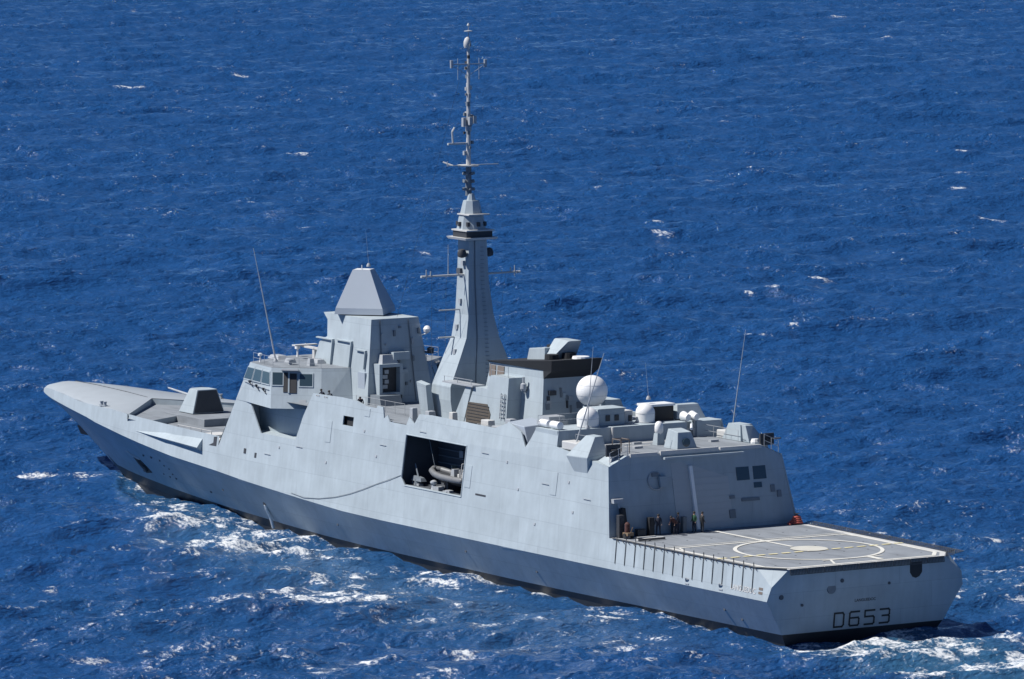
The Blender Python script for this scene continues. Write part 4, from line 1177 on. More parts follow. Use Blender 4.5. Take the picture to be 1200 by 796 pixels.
# ------------------------------------------------------------------ anchors, marks, writing
def hy_(x, z):
    y0 = Yw(x); return y0 + (Yk(x) - y0) * (max(0, z) / Zk(x)) ** (1.0 + 0.25 * max(0, (x - 95) / 30))
for s in (1,):
    m = MB()
    q = [(115.5, 3.46), (113.5, 3.30), (112.3, 2.1), (114.9, 1.75), (115.6, 2.6)]
    m.hexa([(x, (hy_(x, z) - .1) * s, z) for x, z in q], [(x, (hy_(x, z) + .06) * s, z) for x, z in q])
    m.build('painted_anchor_recess', M['black'], hull)  # raised black plate stands in for the shade inside the recess
for s in (1,):
    m = MB()
    m.tube([(114.4, (hy_(114.4, 3.1) + .1) * s, 3.1), (113.6, (hy_(113.6, 2.3) + .12) * s, 2.3)], .13, 6)
    m.tube([(113.2, (hy_(113.2, 2.7) + .12) * s, 2.7), (113.5, (hy_(113.5, 2.25) + .14) * s, 2.2), (114.6, (hy_(114.6, 2.1) + .12) * s, 2.05)], .13, 6)
    m.build('anchor', M['dark'], hull)
    m = MB(); m.tube([(116.3, (hy_(116.3, 3.9) + .02) * s, 3.9), (115.6, (hy_(115.6, 3.55) + .05) * s, 3.55), (113.3, (hy_(113.3, 3.38) + .05) * s, 3.38)], .11, 6); m.build('anchor_lip', M['edge'], hull)  # pale colour stands in for sunlight on the lip
m = MB()                            # dark block added past the stem in place of the starboard anchor pocket
m.hexa([(132.9, -.5, 3.3), (135.6, -.4, 3.3), (135.6, -.05, 3.3), (132.9, -.05, 3.3)], [(133.4, -.6, 4.1), (136.3, -.5, 4.1), (136.3, -.02, 4.1), (133.4, -.02, 4.1)])
m.build('anchor_pocket_block', M['dark'], hull)
# draught and soot marks forward
for (x, z, r) in ((110.2, 4.16, .14), (107.6, 4.3, .18), (105.4, 4.22, .15), (105.3, 3.71, .12), (104.4, 3.48, .12), (104.6, 2.93, .12), (104.5, 2.51, .15), (106.3, 2.46, .12), (107.9, 2.54, .1)):
    m = MB()
    m.cyl((x, hy_(x, z) - .05, z), (x, hy_(x, z) + .02, z), r, r, 10)
    m.build('draught_mark', M['bay'], hull)
# water discharge from a hull outlet
m = MB(); m.cyl((83.4, hy_(83.4, 2.5) - .1, 2.55), (83.4, hy_(83.4, 2.5) + .05, 2.5), .22, .22, 12); m.build('discharge_outlet', M['dark'], hull)
M['spray'] = simple('white_water_jet', (0.55, 0.60, 0.62), 0.6, var=0.25, scale=6)
m = MB(); m.tube([(83.4, hy_(83.4, 2.4), 2.4), (83.42, hy_(83.4, 1.9) + .22, 2.0), (83.45, hy_(83.4, 1.0) + .42, 1.2), (83.5, hy_(83.4, 0.4) + .5, .2)], .15, 8)
m.build('discharge_stream', M['spray'], hull)
for x, z in ((96.0, 2.2), (92.0, 2.9), (47.0, 2.4), (69.5, 2.2), (36.0, 1.9), (7.5, 2.2), (5.5, 1.6)):
    m = MB(); m.cyl((x, hy_(x, z) - .1, z), (x, hy_(x, z) + .03, z), .14, .14, 10); m.build('hull_outlet', M['bay'], hull)
# towing line hung along the side
m = MB()
ln = [(57.4, Ys(57.4, 7.9) + .03, 7.95), (59.5, Ys(59.5, 7.2) + .05, 7.3), (61.5, Ys(61.5, 6.7) + .05, 6.72), (63.6, Ys(63.6, 6.0) + .05, 6.05), (65.7, Ys(65.7, 5.4) + .05, 5.44), (68.3, Ys(68.3, 4.8) + .05, 4.85), (71.1, Ys(71.1, 4.4) + .05, 4.42), (73.7, Ys(73.7, 4.2) + .05, 4.22), (76, Ys(76, 4.4) + .04, 4.4)]
m.tube(ln, .024, 5)
m.build('boat_line', M['fit'], bayo)

def text_mesh(name, s, size, mat, parent, mtx, ext=.01, bold=0.0, sx=1.0):
    cu = bpy.data.curves.new(name, 'FONT')
    cu.body = s; cu.size = size; cu.align_x = 'CENTER'; cu.align_y = 'CENTER'; cu.extrude = ext; cu.offset = bold
    t = bpy.data.objects.new(name, cu); COL.objects.link(t)
    dg = bpy.context.evaluated_depsgraph_get()
    me = bpy.data.meshes.new_from_object(t.evaluated_get(dg))
    bpy.data.objects.remove(t)
    me.transform(Matrix.Diagonal((sx, 1, 1, 1)))
    me.transform(mtx)
    me.materials.clear()
    return link(name, me, mat, parent)
def frame_mtx(o, xa_, ya):
    xa_ = Vector(xa_).normalized(); ya = Vector(ya); ya = (ya - xa_ * ya.dot(xa_)).normalized(); za = xa_.cross(ya)
    return Matrix(((xa_.x, ya.x, za.x, o[0]), (xa_.y, ya.y, za.y, o[1]), (xa_.z, ya.z, za.z, o[2]), (0, 0, 0, 1)))
# pennant number: squared strokes like the painted figures
def stroke_text(name, s, w_, h_, gap, t_, mat, parent, mtx):
    G = {'D': [[(0, 0), (0, 1), (.86, 1), (1, .86), (1, .14), (.86, 0), (0, 0)]],
         '6': [[(1, 1), (.12, 1), (0, .9), (0, .1), (.12, 0), (.9, 0), (1, .1), (1, .46), (.9, .56), (0, .56)]],
         '5': [[(1, 1), (0, 1), (0, .56), (.88, .56), (1, .46), (1, .1), (.88, 0), (0, 0)]],
         '3': [[(0, 1), (.88, 1), (1, .9), (1, .62), (.9, .53), (.25, .53)], [(.9, .53), (1, .44), (1, .1), (.88, 0), (0, 0)]]}
    m = MB(); n = len(s); tot = n * w_ + (n - 1) * gap
    lay = 0
    for i, ch in enumerate(s):
        for pl in G[ch]:
            pts = [Vector((-tot / 2 + i * (w_ + gap) + p[0] * w_, (p[1] - .5) * h_, 0)) for p in pl]
            for a, b in zip(pts[:-1], pts[1:]):
                d = (b - a).normalized(); nn = Vector((-d.y, d.x, 0)) * t_ / 2; e = d * t_ / 2
                lay += 1; zz = .012 + .0006 * (lay % 12)
                q = [mtx @ Vector((*(p.xy), zz)) for p in (a - e + nn, a - e - nn, b + e - nn, b + e + nn)]
                m.add(q, [(0, 1, 2, 3)])
    return m.build(name, mat, parent, fix=False)
def tr_x(z): return side_at_transom(z)
mt = frame_mtx((tr_x(1.72) - .02, .22, 1.70), (0, -1, 0), (-(tr_x(1.2) - tr_x(2.2)), 0, 1))
stroke_text('hull_number', 'D653', .92, 1.14, .58, .155, M['boot'], hull, mt)
mt = frame_mtx((tr_x(3.2) - .02, .0, 3.18), (0, -1, 0), (-(tr_x(2.7) - tr_x(3.6)), 0, 1))
text_mesh('ship_name', 'LANGUEDOC', .34, M['bay'], hull, mt, .006, 0.004)
xa_, xb_ = 5.3, 2.0
zc = 4.35
mt = frame_mtx((3.65, Ys(3.65, zc) + .02, zc), (xb_ - xa_, Ys(xb_, zc) - Ys(xa_, zc), 0), (0, -TS, 1))
text_mesh('ship_name', 'LANGUEDOC', .62, M['edge'], hull, mt, .006, 0.012, .92)
# small transom fittings
m = MB()
pr = [(-4.2, 5.95), (-5.4, 5.95), (-5.4, 5.1), (-5.15, 4.75), (-4.8, 4.62), (-4.45, 4.75), (-4.2, 5.1)]
m.hexa([(tr_x(z) + .03, y, z) for y, z in pr], [(tr_x(z) - .03, y, z) for y, z in pr])
m.build('transom_hatch', M['black'], hull)
m = MB(); m.cyl((.06, 3.45, 4.35), (.16, 3.45, 4.35), .42, .42, 16); m.build('stern_light_mount', M['fit'], hull)
for y, z, r in ((3.45, 4.1, .14), (8.3, 4.0, .2), (2.5, 4.95, .16), (-2.2, 4.4, .12), (6.2, 3.2, .12)):
    m = MB(); m.cyl((.3, y, z), (tr_x(z) - .08, y, z), r, r, 12); m.build('transom_fitting', M['bay'], hull)
for z in (4.55, 4.22):
    side_patch('quarter_mark', .95, 1.5, z, z + .2, M['louvre'], hull, .02)
for x, z in ((11.6, 4.2), (6.8, 4.3)):
    m = MB(); m.tube([(x - .2, Ys(x, z) + .02, z), (x, Ys(x, z) + .18, z + .12), (x + .2, Ys(x, z) + .02, z - .15)], .06, 6); m.box(x - .3, x + .2, Ys(x, z) - .02, Ys(x, z) + .1, z - .4, z - .3)
    m.build('side_fairlead', M['metal'], hull)

# safety nets: folded down against the port side, laid out level to starboard, hung on the transom
def net_frame_port(x):
    m = MB()
    a = (x, Ys(x, 6.2) + .05, 6.32); b = (x - .12, Ys(x, 4.4) + .06, 4.25)
    m.tube([a, b], .035, 5)
    m.tube([(x, Ys(x, 6.2), 6.2), (x, Ys(x, 6.2) + .03, 6.62)], .04, 5)
    return m.build('net_stanchion', M['wire'], fdeck)
x = 22.4
while x > 1.6:
    net_frame_port(x); x -= 1.42
m = MB()
m.tube([(23.0, Ys(23, 6.2) + .05, 6.28), (12, Ys(12, 6.2) + .06, 6.26), (2.0, Ys(2, 6.2) + .05, 6.27), (.05, 7.85, 6.27)], .065, 6)
for k in range(26):
    xx = 22.5 - k * .8
    m.tube([(xx, Ys(xx, 6.2) + .05, 6.28), (xx - .5, Ys(xx, 6.0) + .08, 6.08)], .03, 4)
m.build('net_rope', M['wire'], fdeck)
def net_panel(P0, P1, Q1, Q0, nu, nv, name):
    P0, P1, Q0, Q1 = map(Vector, (P0, P1, Q0, Q1)); m = MB()
    for i in range(nu + 1):
        f = i / nu; m.tube([P0.lerp(P1, f), Q0.lerp(Q1, f)], .03 if i in (0, nu) else .02, 4)
    for j in range(nv + 1):
        f = j / nv; m.tube([P0.lerp(Q0, f), P1.lerp(Q1, f)], .035 if j in (0, nv) else .02, 4)
    return m.build(name, M['wire'], fdeck)
x = 22.8
while x > 2.0:
    x1 = x - 1.7
    net_panel((x, -Ys(x, 6.2), 6.22), (x1 + .08, -Ys(x1, 6.2), 6.22), (x1 + .08, -Ys(x1, 6.2) - .85, 6.36), (x, -Ys(x, 6.2) - .85, 6.36), 5, 4, 'safety_net')
    x = x1
y = 7.6
while y > -7.5:
    net_panel((-.06, y, 6.22), (-.06, y - 1.6, 6.22), (-.16, y - 1.6, 5.78), (-.16, y, 5.78), 11, 5, 'safety_net')
    y -= 1.69
net_panel((1.9, -9.2, 6.22), (-.02, -7.75, 6.22), (-.4, -8.3, 6.36), (1.7, -9.9, 6.36), 5, 4, 'safety_net')

# stern wash rails and stanchions on the foredeck bulwark
m = MB()
for x in (93.5, 95.5, 97.5, 100):
    m.tube([(x, 8.4, 7.15), (x, 8.4, 8.2)], .04, 5)
m.tube([(93.5, 8.4, 8.2), (100, 8.4, 8.2)], .03, 5)
m.box(95.0, 97.2, 5.4, 7.3, 7.1, 7.6); m.box(92.0, 94.0, 6.0, 7.8, 7.1, 7.45)
m.build('foredeck_lockers', M['edge'], frigate)

# ------------------------------------------------------------------ the boat in the bay
rb = thing('inflatable_boat', 'grey inflatable boat stowed in the dark open side bay', 'boat', (51.4, 7.85, 7.6))
m = MB()
col_pts = []
for k in range(25):
    t = -1 + 2 * k / 24
    a = abs(t)
    xx = 3.3 * (1 - (max(0, a) ** 0.0)) if False else None
L_ = 6.4
col_pts = [(-3.1, -.95, .72), (-1.5, -1.0, .70), (.3, -1.0, .74), (1.6, -.86, .86), (2.6, -.5, 1.02), (3.05, 0, 1.12), (2.6, .5, 1.02), (1.6, .86, .86), (.3, 1.0, .74), (-1.5, 1.0, .70), (-3.1, .95, .72)]
m.tube(col_pts, .27, 12)
for p in col_pts: m.lathe((p[0], p[1], p[2] - .27), [(.02, 0), (.19, .08), (.27, .27), (.19, .46), (.02, .54)], 12)
m.build('collar', M['rubber'], rb, auto=60)
m = MB()
m.hexa([(-3.0, -.1, 0), (1.6, -.1, .05), (2.7, 0, .5), (1.6, .1, .05), (-3.0, .1, 0)], [(-3.0, -.85, .62), (1.4, -.8, .72), (2.8, 0, .98), (1.4, .8, .72), (-3.0, .85, .62)])
m.build('boat_hull', M['dark'], rb)
m = MB(); m.hexa([(-.9, -.35, .6), (-.2, -.35, .6), (-.2, .35, .6), (-.9, .35, .6)], [(-.8, -.3, 1.45), (-.4, -.3, 1.45), (-.4, .3, 1.45), (-.8, .3, 1.45)])
cs = m.build('console', M['metal'], rb)
m = MB(); m.box(-.38, -.34, -.28, .28, 1.45, 1.75); m.build('windscreen', M['glass'], cs)
m = MB(); m.box(-2.9, -2.2, -.35, .35, .7, 1.35); bevel(m.build('engine_cover', M['metal'], rb), .1)
for x in (-1.5, -2.0):
    m = MB(); m.box(x - .18, x + .18, -.3, .3, .65, 1.1); m.box(x - .2, x - .1, -.3, .3, 1.05, 1.5); bevel(m.build('seat', M['edge'], rb), .04)
m = MB(); m.tube([(-2.4, -.6, .9), (-2.5, -.5, 2.1), (-2.5, .5, 2.1), (-2.4, .6, .9)], .05, 8); m.lathe((-2.5, 0, 2.1), [(.2, 0), (.25, .1), (.1, .3)], 10)
m.build('roll_bar', M['edge'], rb)

# ------------------------------------------------------------------ crew
def person(loc, rz, label, top, legs=M['navy'], pose='stand', hat='hair', group=None):
    root = thing('person', label, 'person', loc, group, rz)
    lean = {'stand': 0.0, 'lean': .22, 'crouch': .35, 'bend': .5}[pose]
    V = {}
    if pose == 'crouch':
        V = dict(pel=(0, 0, .46), ch=(.18, 0, .82), nk=(.27, 0, 1.02), hd=(.33, 0, 1.18), ht=(.35, 0, 1.27))
        legs_ = lambda s: [(.02, .10 * s, .43), (.38, .17 * s, .48), (.05, .16 * s, .09), (.24, .17 * s, .05)]
        arms = lambda s: [(.2, .19 * s, .92), (.34, .25 * s, .68), (.52, .18 * s, .58), (.60, .16 * s, .56)]
    else:
        l = lean
        V = dict(pel=(-l * .25, 0, .95), ch=(l * .6, 0, 1.32 - l * .1), nk=(l * .95, 0, 1.50 - l * .2), hd=(l * 1.15 + .02, 0, 1.63 - l * .25), ht=(l * 1.25 + .02, 0, 1.73 - l * .3))
        legs_ = lambda s: [(-l * .25, .10 * s, .90), (.03 - l * .1, .13 * s, .50), (-.02, .15 * s, .09), (.16, .17 * s, .045)]
        if pose == 'lean':
            arms = lambda s: [(l * .8, .19 * s, 1.40), (l * .8 + .18, .26 * s, 1.18), (l + .38, .2 * s, 1.12), (l + .46, .17 * s, 1.12)]
        else:
            arms = lambda s: [(l * .8, .19 * s, 1.42), (l * .7 - .03, .27 * s, 1.14), (l * .7 + .1, .28 * s, .92), (l * .7 + .13, .28 * s, .83)]
    vs_ = [V['pel'], V['ch'], V['nk'], V['hd'], V['ht']]
    rr = [.155, .165, .065, .095, .07]
    es = [(0, 1), (1, 2), (2, 3), (3, 4)]
    for s in (1, -1):
        k = len(vs_); vs_ += legs_(s); rr += [.10, .068, .048, .04]; es += [(0, k), (k, k + 1), (k + 1, k + 2), (k + 2, k + 3)]
        k = len(vs_); vs_ += arms(s); rr += [.062, .046, .034, .04]; es += [(1, k), (k, k + 1), (k + 1, k + 2), (k + 2, k + 3)]
    me = bpy.data.meshes.new('body'); me.from_pydata(vs_, es, [])
    tmp = bpy.data.objects.new('tmp_body', me); COL.objects.link(tmp)
    sk = tmp.modifiers.new('skin', 'SKIN'); sk.use_smooth_shade = True
    for i, r_ in enumerate(rr):
        d = me.skin_vertices[0].data[i]; d.radius = (r_, r_ * (1.25 if i in (0, 1) else 1.0)) if i in (0, 1) else (r_, r_); d.use_root = (i == 0)
    sb = tmp.modifiers.new('sub', 'SUBSURF'); sb.levels = 1; sb.render_levels = 1
    dg = bpy.context.evaluated_depsgraph_get()
    bme = bpy.data.meshes.new_from_object(tmp.evaluated_get(dg)); bme.name = 'body'
    bpy.data.objects.remove(tmp)
    bme.materials.clear()
    for q in (top, legs, M['skin'], M['black']): bme.materials.append(q)
    hd_z = V['nk'][2] + .02; hp = V['pel'][2] + .02
    hands = [Vector(arms(1)[3]), Vector(arms(-1)[3])]; feet = [Vector(legs_(1)[3]), Vector(legs_(-1)[3])]
    for p in bme.polygons:
        c = p.center
        if c.z > hd_z and (Vector(V['hd']) - c).length < .25: p.material_index = 2
        elif min((c - h).length for h in hands) < .075: p.material_index = 2
        elif c.z < .11: p.material_index = 3
        elif c.z < hp: p.material_index = 1
        else: p.material_index = 0
    for a in hands: pass
    b = link('body', bme, None, root, True)
    hd = Vector(V['hd'])
    m = MB(); m.lathe((hd.x - .015, hd.y, hd.z + .0), [(.112, .0), (.118, .05), (.10, .11), (.05, .145), (.01, .15)], 14)
    m.build('hair' if hat == 'hair' else 'helmet', M[hat], root, auto=60)
    return root
HX = 22.95
person((HX + .1, 5.0, 6.2), math.pi * .8, 'person in dark clothing standing leftmost of the group before the hangar door', M['navy'])
person((HX - .5, 3.7, 6.2), math.pi * .6, 'person in a red-brown top bending among the crew before the hangar door', M['brown'], pose='bend')
person((HX + .1, 3.05, 6.2), math.pi * 1.4, 'person all in navy between the red-brown and green tops', M['navy'])
person((HX - .1, 1.55, 6.2), math.pi * .55, 'person in a green top standing beside the pale door rail', M['green'])
person((HX - .55, 1.05, 6.2), math.pi * 1.5, 'person in black clothing closest to the pale door rail', M['black'], M['black'])
person((73.3, 8.05, 12.3), math.pi / 2, 'person in dark top leaning on the bulwark beside the bridge wing', M['navy'], pose='lean')
person((71.9, 8.05, 12.3), math.pi / 2, 'person in brown top leaning on the bulwark, second from the bridge wing', M['bay'], pose='lean')
person((66.9, 7.95, 12.3), math.pi * .8, 'person in dark clothing standing alone under the radar tower above the black side port', M['navy'], pose='bend')
person((37.4, 6.0, 12.3), math.pi, 'person with a pale cap beside the domed cylinder', M['navy'], hat='white')

# gear at the hangar's foot
hb = thing('hose_reel', 'red hose bundled at the starboard foot of the hangar', 'hose', (22.7, -8.75, 6.2))
m = MB()
for k in range(4):
    r_ = .42 - k * .06
    m.tube([(r_ * a, r_ * 1.2 * b, .15 + .16 * k + .04 * math.sin(5 * a)) for a, b in arc(1, 18)], .085, 7)
m.tube([(.3, .3, .3), (.0, .9, .12), (-.5, 1.0, .1)], .08, 7)
m.build('hose', M['red'], hb)
m = MB(); m.lathe((0, 0, 0), [(.3, 0), (.12, .1), (.12, .85), (.3, .92)], 12); m.build('reel', M['dark'], hb)
for y_, w_, h_, c_ in ((5.6, .5, 1.5, 'black'), (3.2, .45, 1.1, 'dark'), (2.3, .35, 1.35, 'fit'), (6.6, .8, .6, 'dark'), (8.6, .5, 1.9, 'dark')):
    m = MB(); m.box(23.1, 23.55, y_ - w_ / 2, y_ + w_ / 2, 6.2, 6.2 + h_); m.box(23.06, 23.1, y_ - w_ * .3, y_ + w_ * .3, 6.3 + h_ * .5, 6.25 + h_ * .85)
    bevel(m.build('deck_cabinet', M[c_], hangar), .03)
gr = thing('fire_cart', 'dark fire-fighting cart at the port foot of the hangar', 'cart', (22.6, 8.3, 6.2))
m = MB(); m.box(-.4, .4, -.3, .3, .25, .5); m.tube([(-.4, 0, .5), (-.7, 0, 1.0)], .04, 6); m.build('frame', M['tan'], gr)
m = MB(); m.lathe((0.12, 0, .5), [(.2, 0), (.22, .1), (.22, .7), (.1, .85)], 12); m.build('extinguisher', M['brown'], gr)
for s in (1, -1):
    m = MB(); m.cyl((0, .32 * s, .22), (0, .4 * s, .22), .22, .22, 14); m.build('wheel', M['black'], gr)
ck = thing('wheel_chocks', 'pale deck gear lying beside the port corner of the hangar', 'deck gear', (20.9, 7.5, 6.22))
m = MB(); m.box(-.15, .15, -1.6, 1.0, 0, .16); m.box(.5, .7, -1.2, .6, 0, .2); m.build('beam', M['edge'], ck)
m = MB(); m.tube([(-.5, -1.4, .12), (-.5, 1.2, .12)], .1, 6); m.tube([(-.8, .2, .08), (-.2, 1.4, .3)], .06, 6); m.build('tow_bar', M['dark'], ck)

# ------------------------------------------------------------------ the sea
def ocean_tile(n, L, wind, lam, hs, seed, spread=2.0, lmin=2.0):
    rs = np.random.RandomState(seed)
    k1 = np.fft.fftfreq(n, L / n) * 2 * np.pi
    kx, ky = np.meshgrid(k1, k1, indexing='ij')
    k = np.hypot(kx, ky); k[0, 0] = 1
    kp = 2 * np.pi / lam
    spec = np.exp(-1.25 * (kp / k) ** 2) / k ** 3.6
    cosw = (kx * wind[0] + ky * wind[1]) / k
    spec *= np.where(cosw > 0, np.abs(cosw) ** spread, 0.05 * np.abs(cosw) ** spread) + .012
    spec *= np.exp(-(k * lmin / (2 * np.pi)) ** 2 * 0.5)
    spec[0, 0] = 0
    ph = (rs.randn(n, n) + 1j * rs.randn(n, n)) * np.sqrt(spec)
    h = np.fft.ifft2(ph).real
    sc = hs / 4 / h.std()
    dx = np.fft.ifft2(1j * kx / k * ph).real * sc
    dy = np.fft.ifft2(1j * ky / k * ph).real * sc
    return h * sc, dx, dy

def sample(t, L, X, Y):
    n = t.shape[0]
    u = (X / L * n) % n; v = (Y / L * n) % n
    i = np.floor(u).astype(int); j = np.floor(v).astype(int); a = u - i; b = v - j
    i %= n; j %= n; i1 = (i + 1) % n; j1 = (j + 1) % n
    return (t[i, j] * (1 - a) + t[i1, j] * a) * (1 - b) + (t[i, j1] * (1 - a) + t[i1, j1] * a) * b

def vnoise(X, Y, seed):
    rs = np.random.RandomState(seed); t = rs.rand(64, 64)
    return sample(t, 64.0, X, Y)
def fbm(X, Y, seed, o=4):
    s = 0; a = .5
    for k in range(o):
        s = s + a * vnoise(X * 2 ** k + 13.7 * k, Y * 2 ** k + 5.1 * k, seed + k); a *= .5
    return s / (1 - .5 ** o)

fwd = np.array([math.cos(YAW), math.sin(YAW)]); rgt = np.array([math.sin(YAW), -math.cos(YAW)])
s_list = [330.0]
while s_list[-1] < 2300:
    s = s_list[-1]
    s_list.append(s + max(0.55, 0.62 * (s / 480.0) ** 1.1))
sv = np.array(s_list); NT = 460
tv = np.linspace(-1, 1, NT)
SS, TT = np.meshgrid(sv, tv, indexing='ij')
TT = TT * (SS * 0.0857 * 1.22 + 22)
X = CAM[0] + fwd[0] * SS + rgt[0] * TT
Y = CAM[1] + fwd[1] * SS + rgt[1] * TT
# wind blows towards the camera and a little across
wd = np.array([-fwd[0] * .93 + rgt[0] * .36, -fwd[1] * .93 + rgt[1] * .36]); wd /= np.hypot(*wd)
hA, xA, yA = ocean_tile(768, 431.0, wd, 31.0, 1.60, 11, 5.0, 1.3)
hB, xB, yB = ocean_tile(768, 197.0, wd, 8.0, 0.70, 5, 4.0, 0.7)
hC, xC, yC = ocean_tile(512, 613.0, wd, 48.0, 1.25, 19, 4.0, 3.0)
edge_f = np.clip(np.minimum.reduce([(SS - sv[0]) / 40, (sv[-1] - SS) / 120, (1 - np.abs(tv))[None, :] * 14 + 0 * SS]), 0, 1)
Z = (sample(hA, 431, X, Y) + sample(hB, 197, X, Y) + sample(hC, 613, X, Y)) * edge_f
DX = (sample(xA, 431, X, Y) + sample(xB, 197, X, Y) * .9 + sample(xC, 613, X, Y)) * edge_f
DY = (sample(yA, 431, X, Y) + sample(yB, 197, X, Y) * .9 + sample(yC, 613, X, Y)) * edge_f
CH = 0.90
# breaking crests come from the longer waves only; the sharpest fraction of a per cent turns white
def tileJ(hx, hy, L_, c_):
    n_ = hx.shape[0]; d_ = L_ / n_
    ax = np.gradient(hx, d_, axis=0); ay = np.gradient(hx, d_, axis=1); bx = np.gradient(hy, d_, axis=0); by = np.gradient(hy, d_, axis=1)
    return (1 + c_ * ax) * (1 + c_ * by) - c_ * c_ * ay * bx
JA = sample(tileJ(xA, yA, 431.0, 1.2), 431, X, Y)
U = X * rgt[0] + Y * rgt[1]; V = X * fwd[0] + Y * fwd[1]        # along and across the wave crests
def sst(a_, b_, v_):
    t_ = np.clip((v_ - a_) / (b_ - a_), 0, 1); return t_ * t_ * (3 - 2 * t_)
patch = fbm(X / 40.0 + 3, Y / 40.0, 21, 3)
q1, q2 = np.percentile(JA, [0.05, 4.5])
fold_ = sst(q2, q1 * .40 + q2 * .60, JA) * sst(.42, .58, patch)
# the ship's wash, in ship axes
yw = np.interp(X, [-2, 1, 10, 25, 45, 65, 80, 90, 100, 108, 115, 120, 124, 126], [7.3, 7.42, 7.5, 7.6, 7.7, 7.6, 7.02, 6.15, 4.9, 3.75, 2.5, 1.5, .6, 0])
dP = Y - yw; dS = -Y - yw                        # distance off the port and starboard side
n1 = fbm(U / 3.0, V / 1.9, 31, 4); n2 = fbm(U / 15.0 + 9, V / 9.0, 41, 3); n3 = fbm(U / 1.1, V / .8, 51, 2)
hA_s = sample(hA, 431, X, Y)
def norm(a_): return (a_ - a_.mean()) / a_.std()
NZ = norm(.66 * norm(n1) + .62 * norm(n3) + .34 * norm(n2) + .20 * norm(hA_s))
def wash(D, sgn):
    Do = np.interp(X, [-20, 0, 20, 40, 60, 80, 90, 105, 118, 127], [31, 33, 31, 27.5, 21.5, 15.5, 11.5, 6.8, 3.2, .6])   # outer edge
    t_ = D / Do
    band = np.exp(-((np.clip(t_, .42, 9) - .42) / .40) ** 2) * (.55 + .45 * sst(-.02, .3, t_)) * (D > -1) * sst(-12, 20, X) * (X < 127)
    ridge = np.exp(-((t_ - .9) / .16) ** 2) * np.interp(X, [10, 50, 85, 105, 122, 127], [0, .35, .7, .95, 1, .5]) * (X < 127) * (D > -1)
    M_ = band * np.interp(X, [-4, 10, 30, 55, 80, 105, 126], [.22, .40, .56, .68, .80, .80, .7]) + .30 * ridge
    far_ = np.exp(-((D - 36) / 12) ** 2) * sst(75, 45, X) * sst(-40, 0, X) * .20
    M_ = np.clip(np.maximum(M_, far_), 0, 1.2)
    thr = 1.05 - 2.05 * M_
    f = sst(thr - .3, thr + 2.2, NZ) * (M_ > .03)
    hug = np.exp(-(np.clip(D, 0, 99) / .8) ** 2) * np.interp(X, [-2, 10, 50, 80, 115, 126], [.35, .5, .8, .85, .9, 1]) * (D > -1.5) * (X < 127) * (X > -2)
    f = np.maximum(f, hug * sst(-.35, .8, NZ * .6 + norm(n2) * .5))
    return f, M_, ridge
fP, mP, crP = wash(dP, 1); fS, mS, crS = wash(dS, -1)
# stern wake
ws = np.exp(-(np.abs(Y + .03 * X) / (8.6 - .06 * X)) ** 4) * sst(1.4, -.4, X)
ws = ws * np.interp(-X, [-1, 3, 40, 120], [1.0, .95, .7, .4])
thr = 0.25 - 1.5 * ws
fW = sst(thr - .3, thr + 2.2, NZ) * (ws > .05)
# scattered whitecaps: breaking stretches of the sharper crests, long across the wind
caps = np.zeros_like(Z)
rw = np.random.RandomState(77)
cand = np.argwhere((JA < np.percentile(JA, 8)) & (hA_s > hA_s.std() * .4) & (np.abs(tv)[None, :] < .97))
pick = cand[rw.choice(len(cand), 90)]
u0 = U[pick[:, 0], pick[:, 1]]; v0 = V[pick[:, 0], pick[:, 1]]
# the larger ones that stand out
big = [(425.6, -184.6, 3.6), (940.5, -471.2, 3.0), (726.3, -350.7, 1.6), (744.3, -309.8, 1.6), (541.1, -335.1, 1.5), (447.1, -337.1, 1.4), (387.8, -292.7, 1.3), (341.0, -265.3, 2.2), (130.6, 5.8, 4.5), (376.1, -163.5, 1.6), (337.0, -202.8, 1.6), (256.3, -166.4, 1.8), (44.3, 54.0, 1.5)]
for k, (bx, by, L_) in enumerate(big):
    du = U - (bx * rgt[0] + by * rgt[1]); dv = V - (bx * fwd[0] + by * fwd[1]) - .6 * np.sin(du / 2.0 + k)
    caps = np.maximum(caps, np.exp(-(du / L_) ** 4 - (dv / (.45 + .1 * L_)) ** 2) * 1.1)
for k in range(len(pick)):
    L_ = min(6.0, .55 + rw.gamma(1.3, .75)); wd_ = .28 + .14 * L_ + .2 * rw.rand()
    i0 = pick[k, 0]; span = 14
    sl = slice(max(0, i0 - span), i0 + span)
    du = U[sl] - u0[k]; dv = V[sl] - v0[k] - .5 * np.sin(du / 2.2 + k) - .12 * du * (rw.rand() - .5)
    caps[sl] = np.maximum(caps[sl], np.exp(-(du / L_) ** 4 - (dv / wd_) ** 2) * (.55 + .6 * rw.rand()))
caps = np.clip(caps * (.45 + .75 * fbm(U / .9, V / .7, 91, 2)) * 1.5, 0, 1)
foam = np.maximum.reduce([fold_ * .27, caps, fP, fS, fW])
aer = np.clip(np.maximum.reduce([mP * .7, mS * .7, ws * 1.0]), 0, 1)      # aerated, milky water
# raise the bow wave a little and lay the water against the hull
Z = Z + .55 * (crP * np.interp(X, [40, 100, 122], [.1, .5, 1.0]) + crS * np.interp(X, [40, 100, 122], [.1, .5, 1.0])) * (.5 + 1.0 * n1) + .5 * ws * (n1 - .5)
Z = Z + .16 * np.maximum(mP, mS) * norm(n1)
near = np.clip(np.minimum(np.abs(dP), np.abs(dS)) / 10.0, 0, 1)
inside = (X > -6) & (X < 130) & (np.abs(Y) < 24)
Z = np.where(inside, Z * (.55 + .45 * near), Z)
VX = X + CH * DX; VY = Y + CH * DY
NS = len(sv)
co_ = np.stack([VX, VY, Z], -1).reshape(-1, 3)
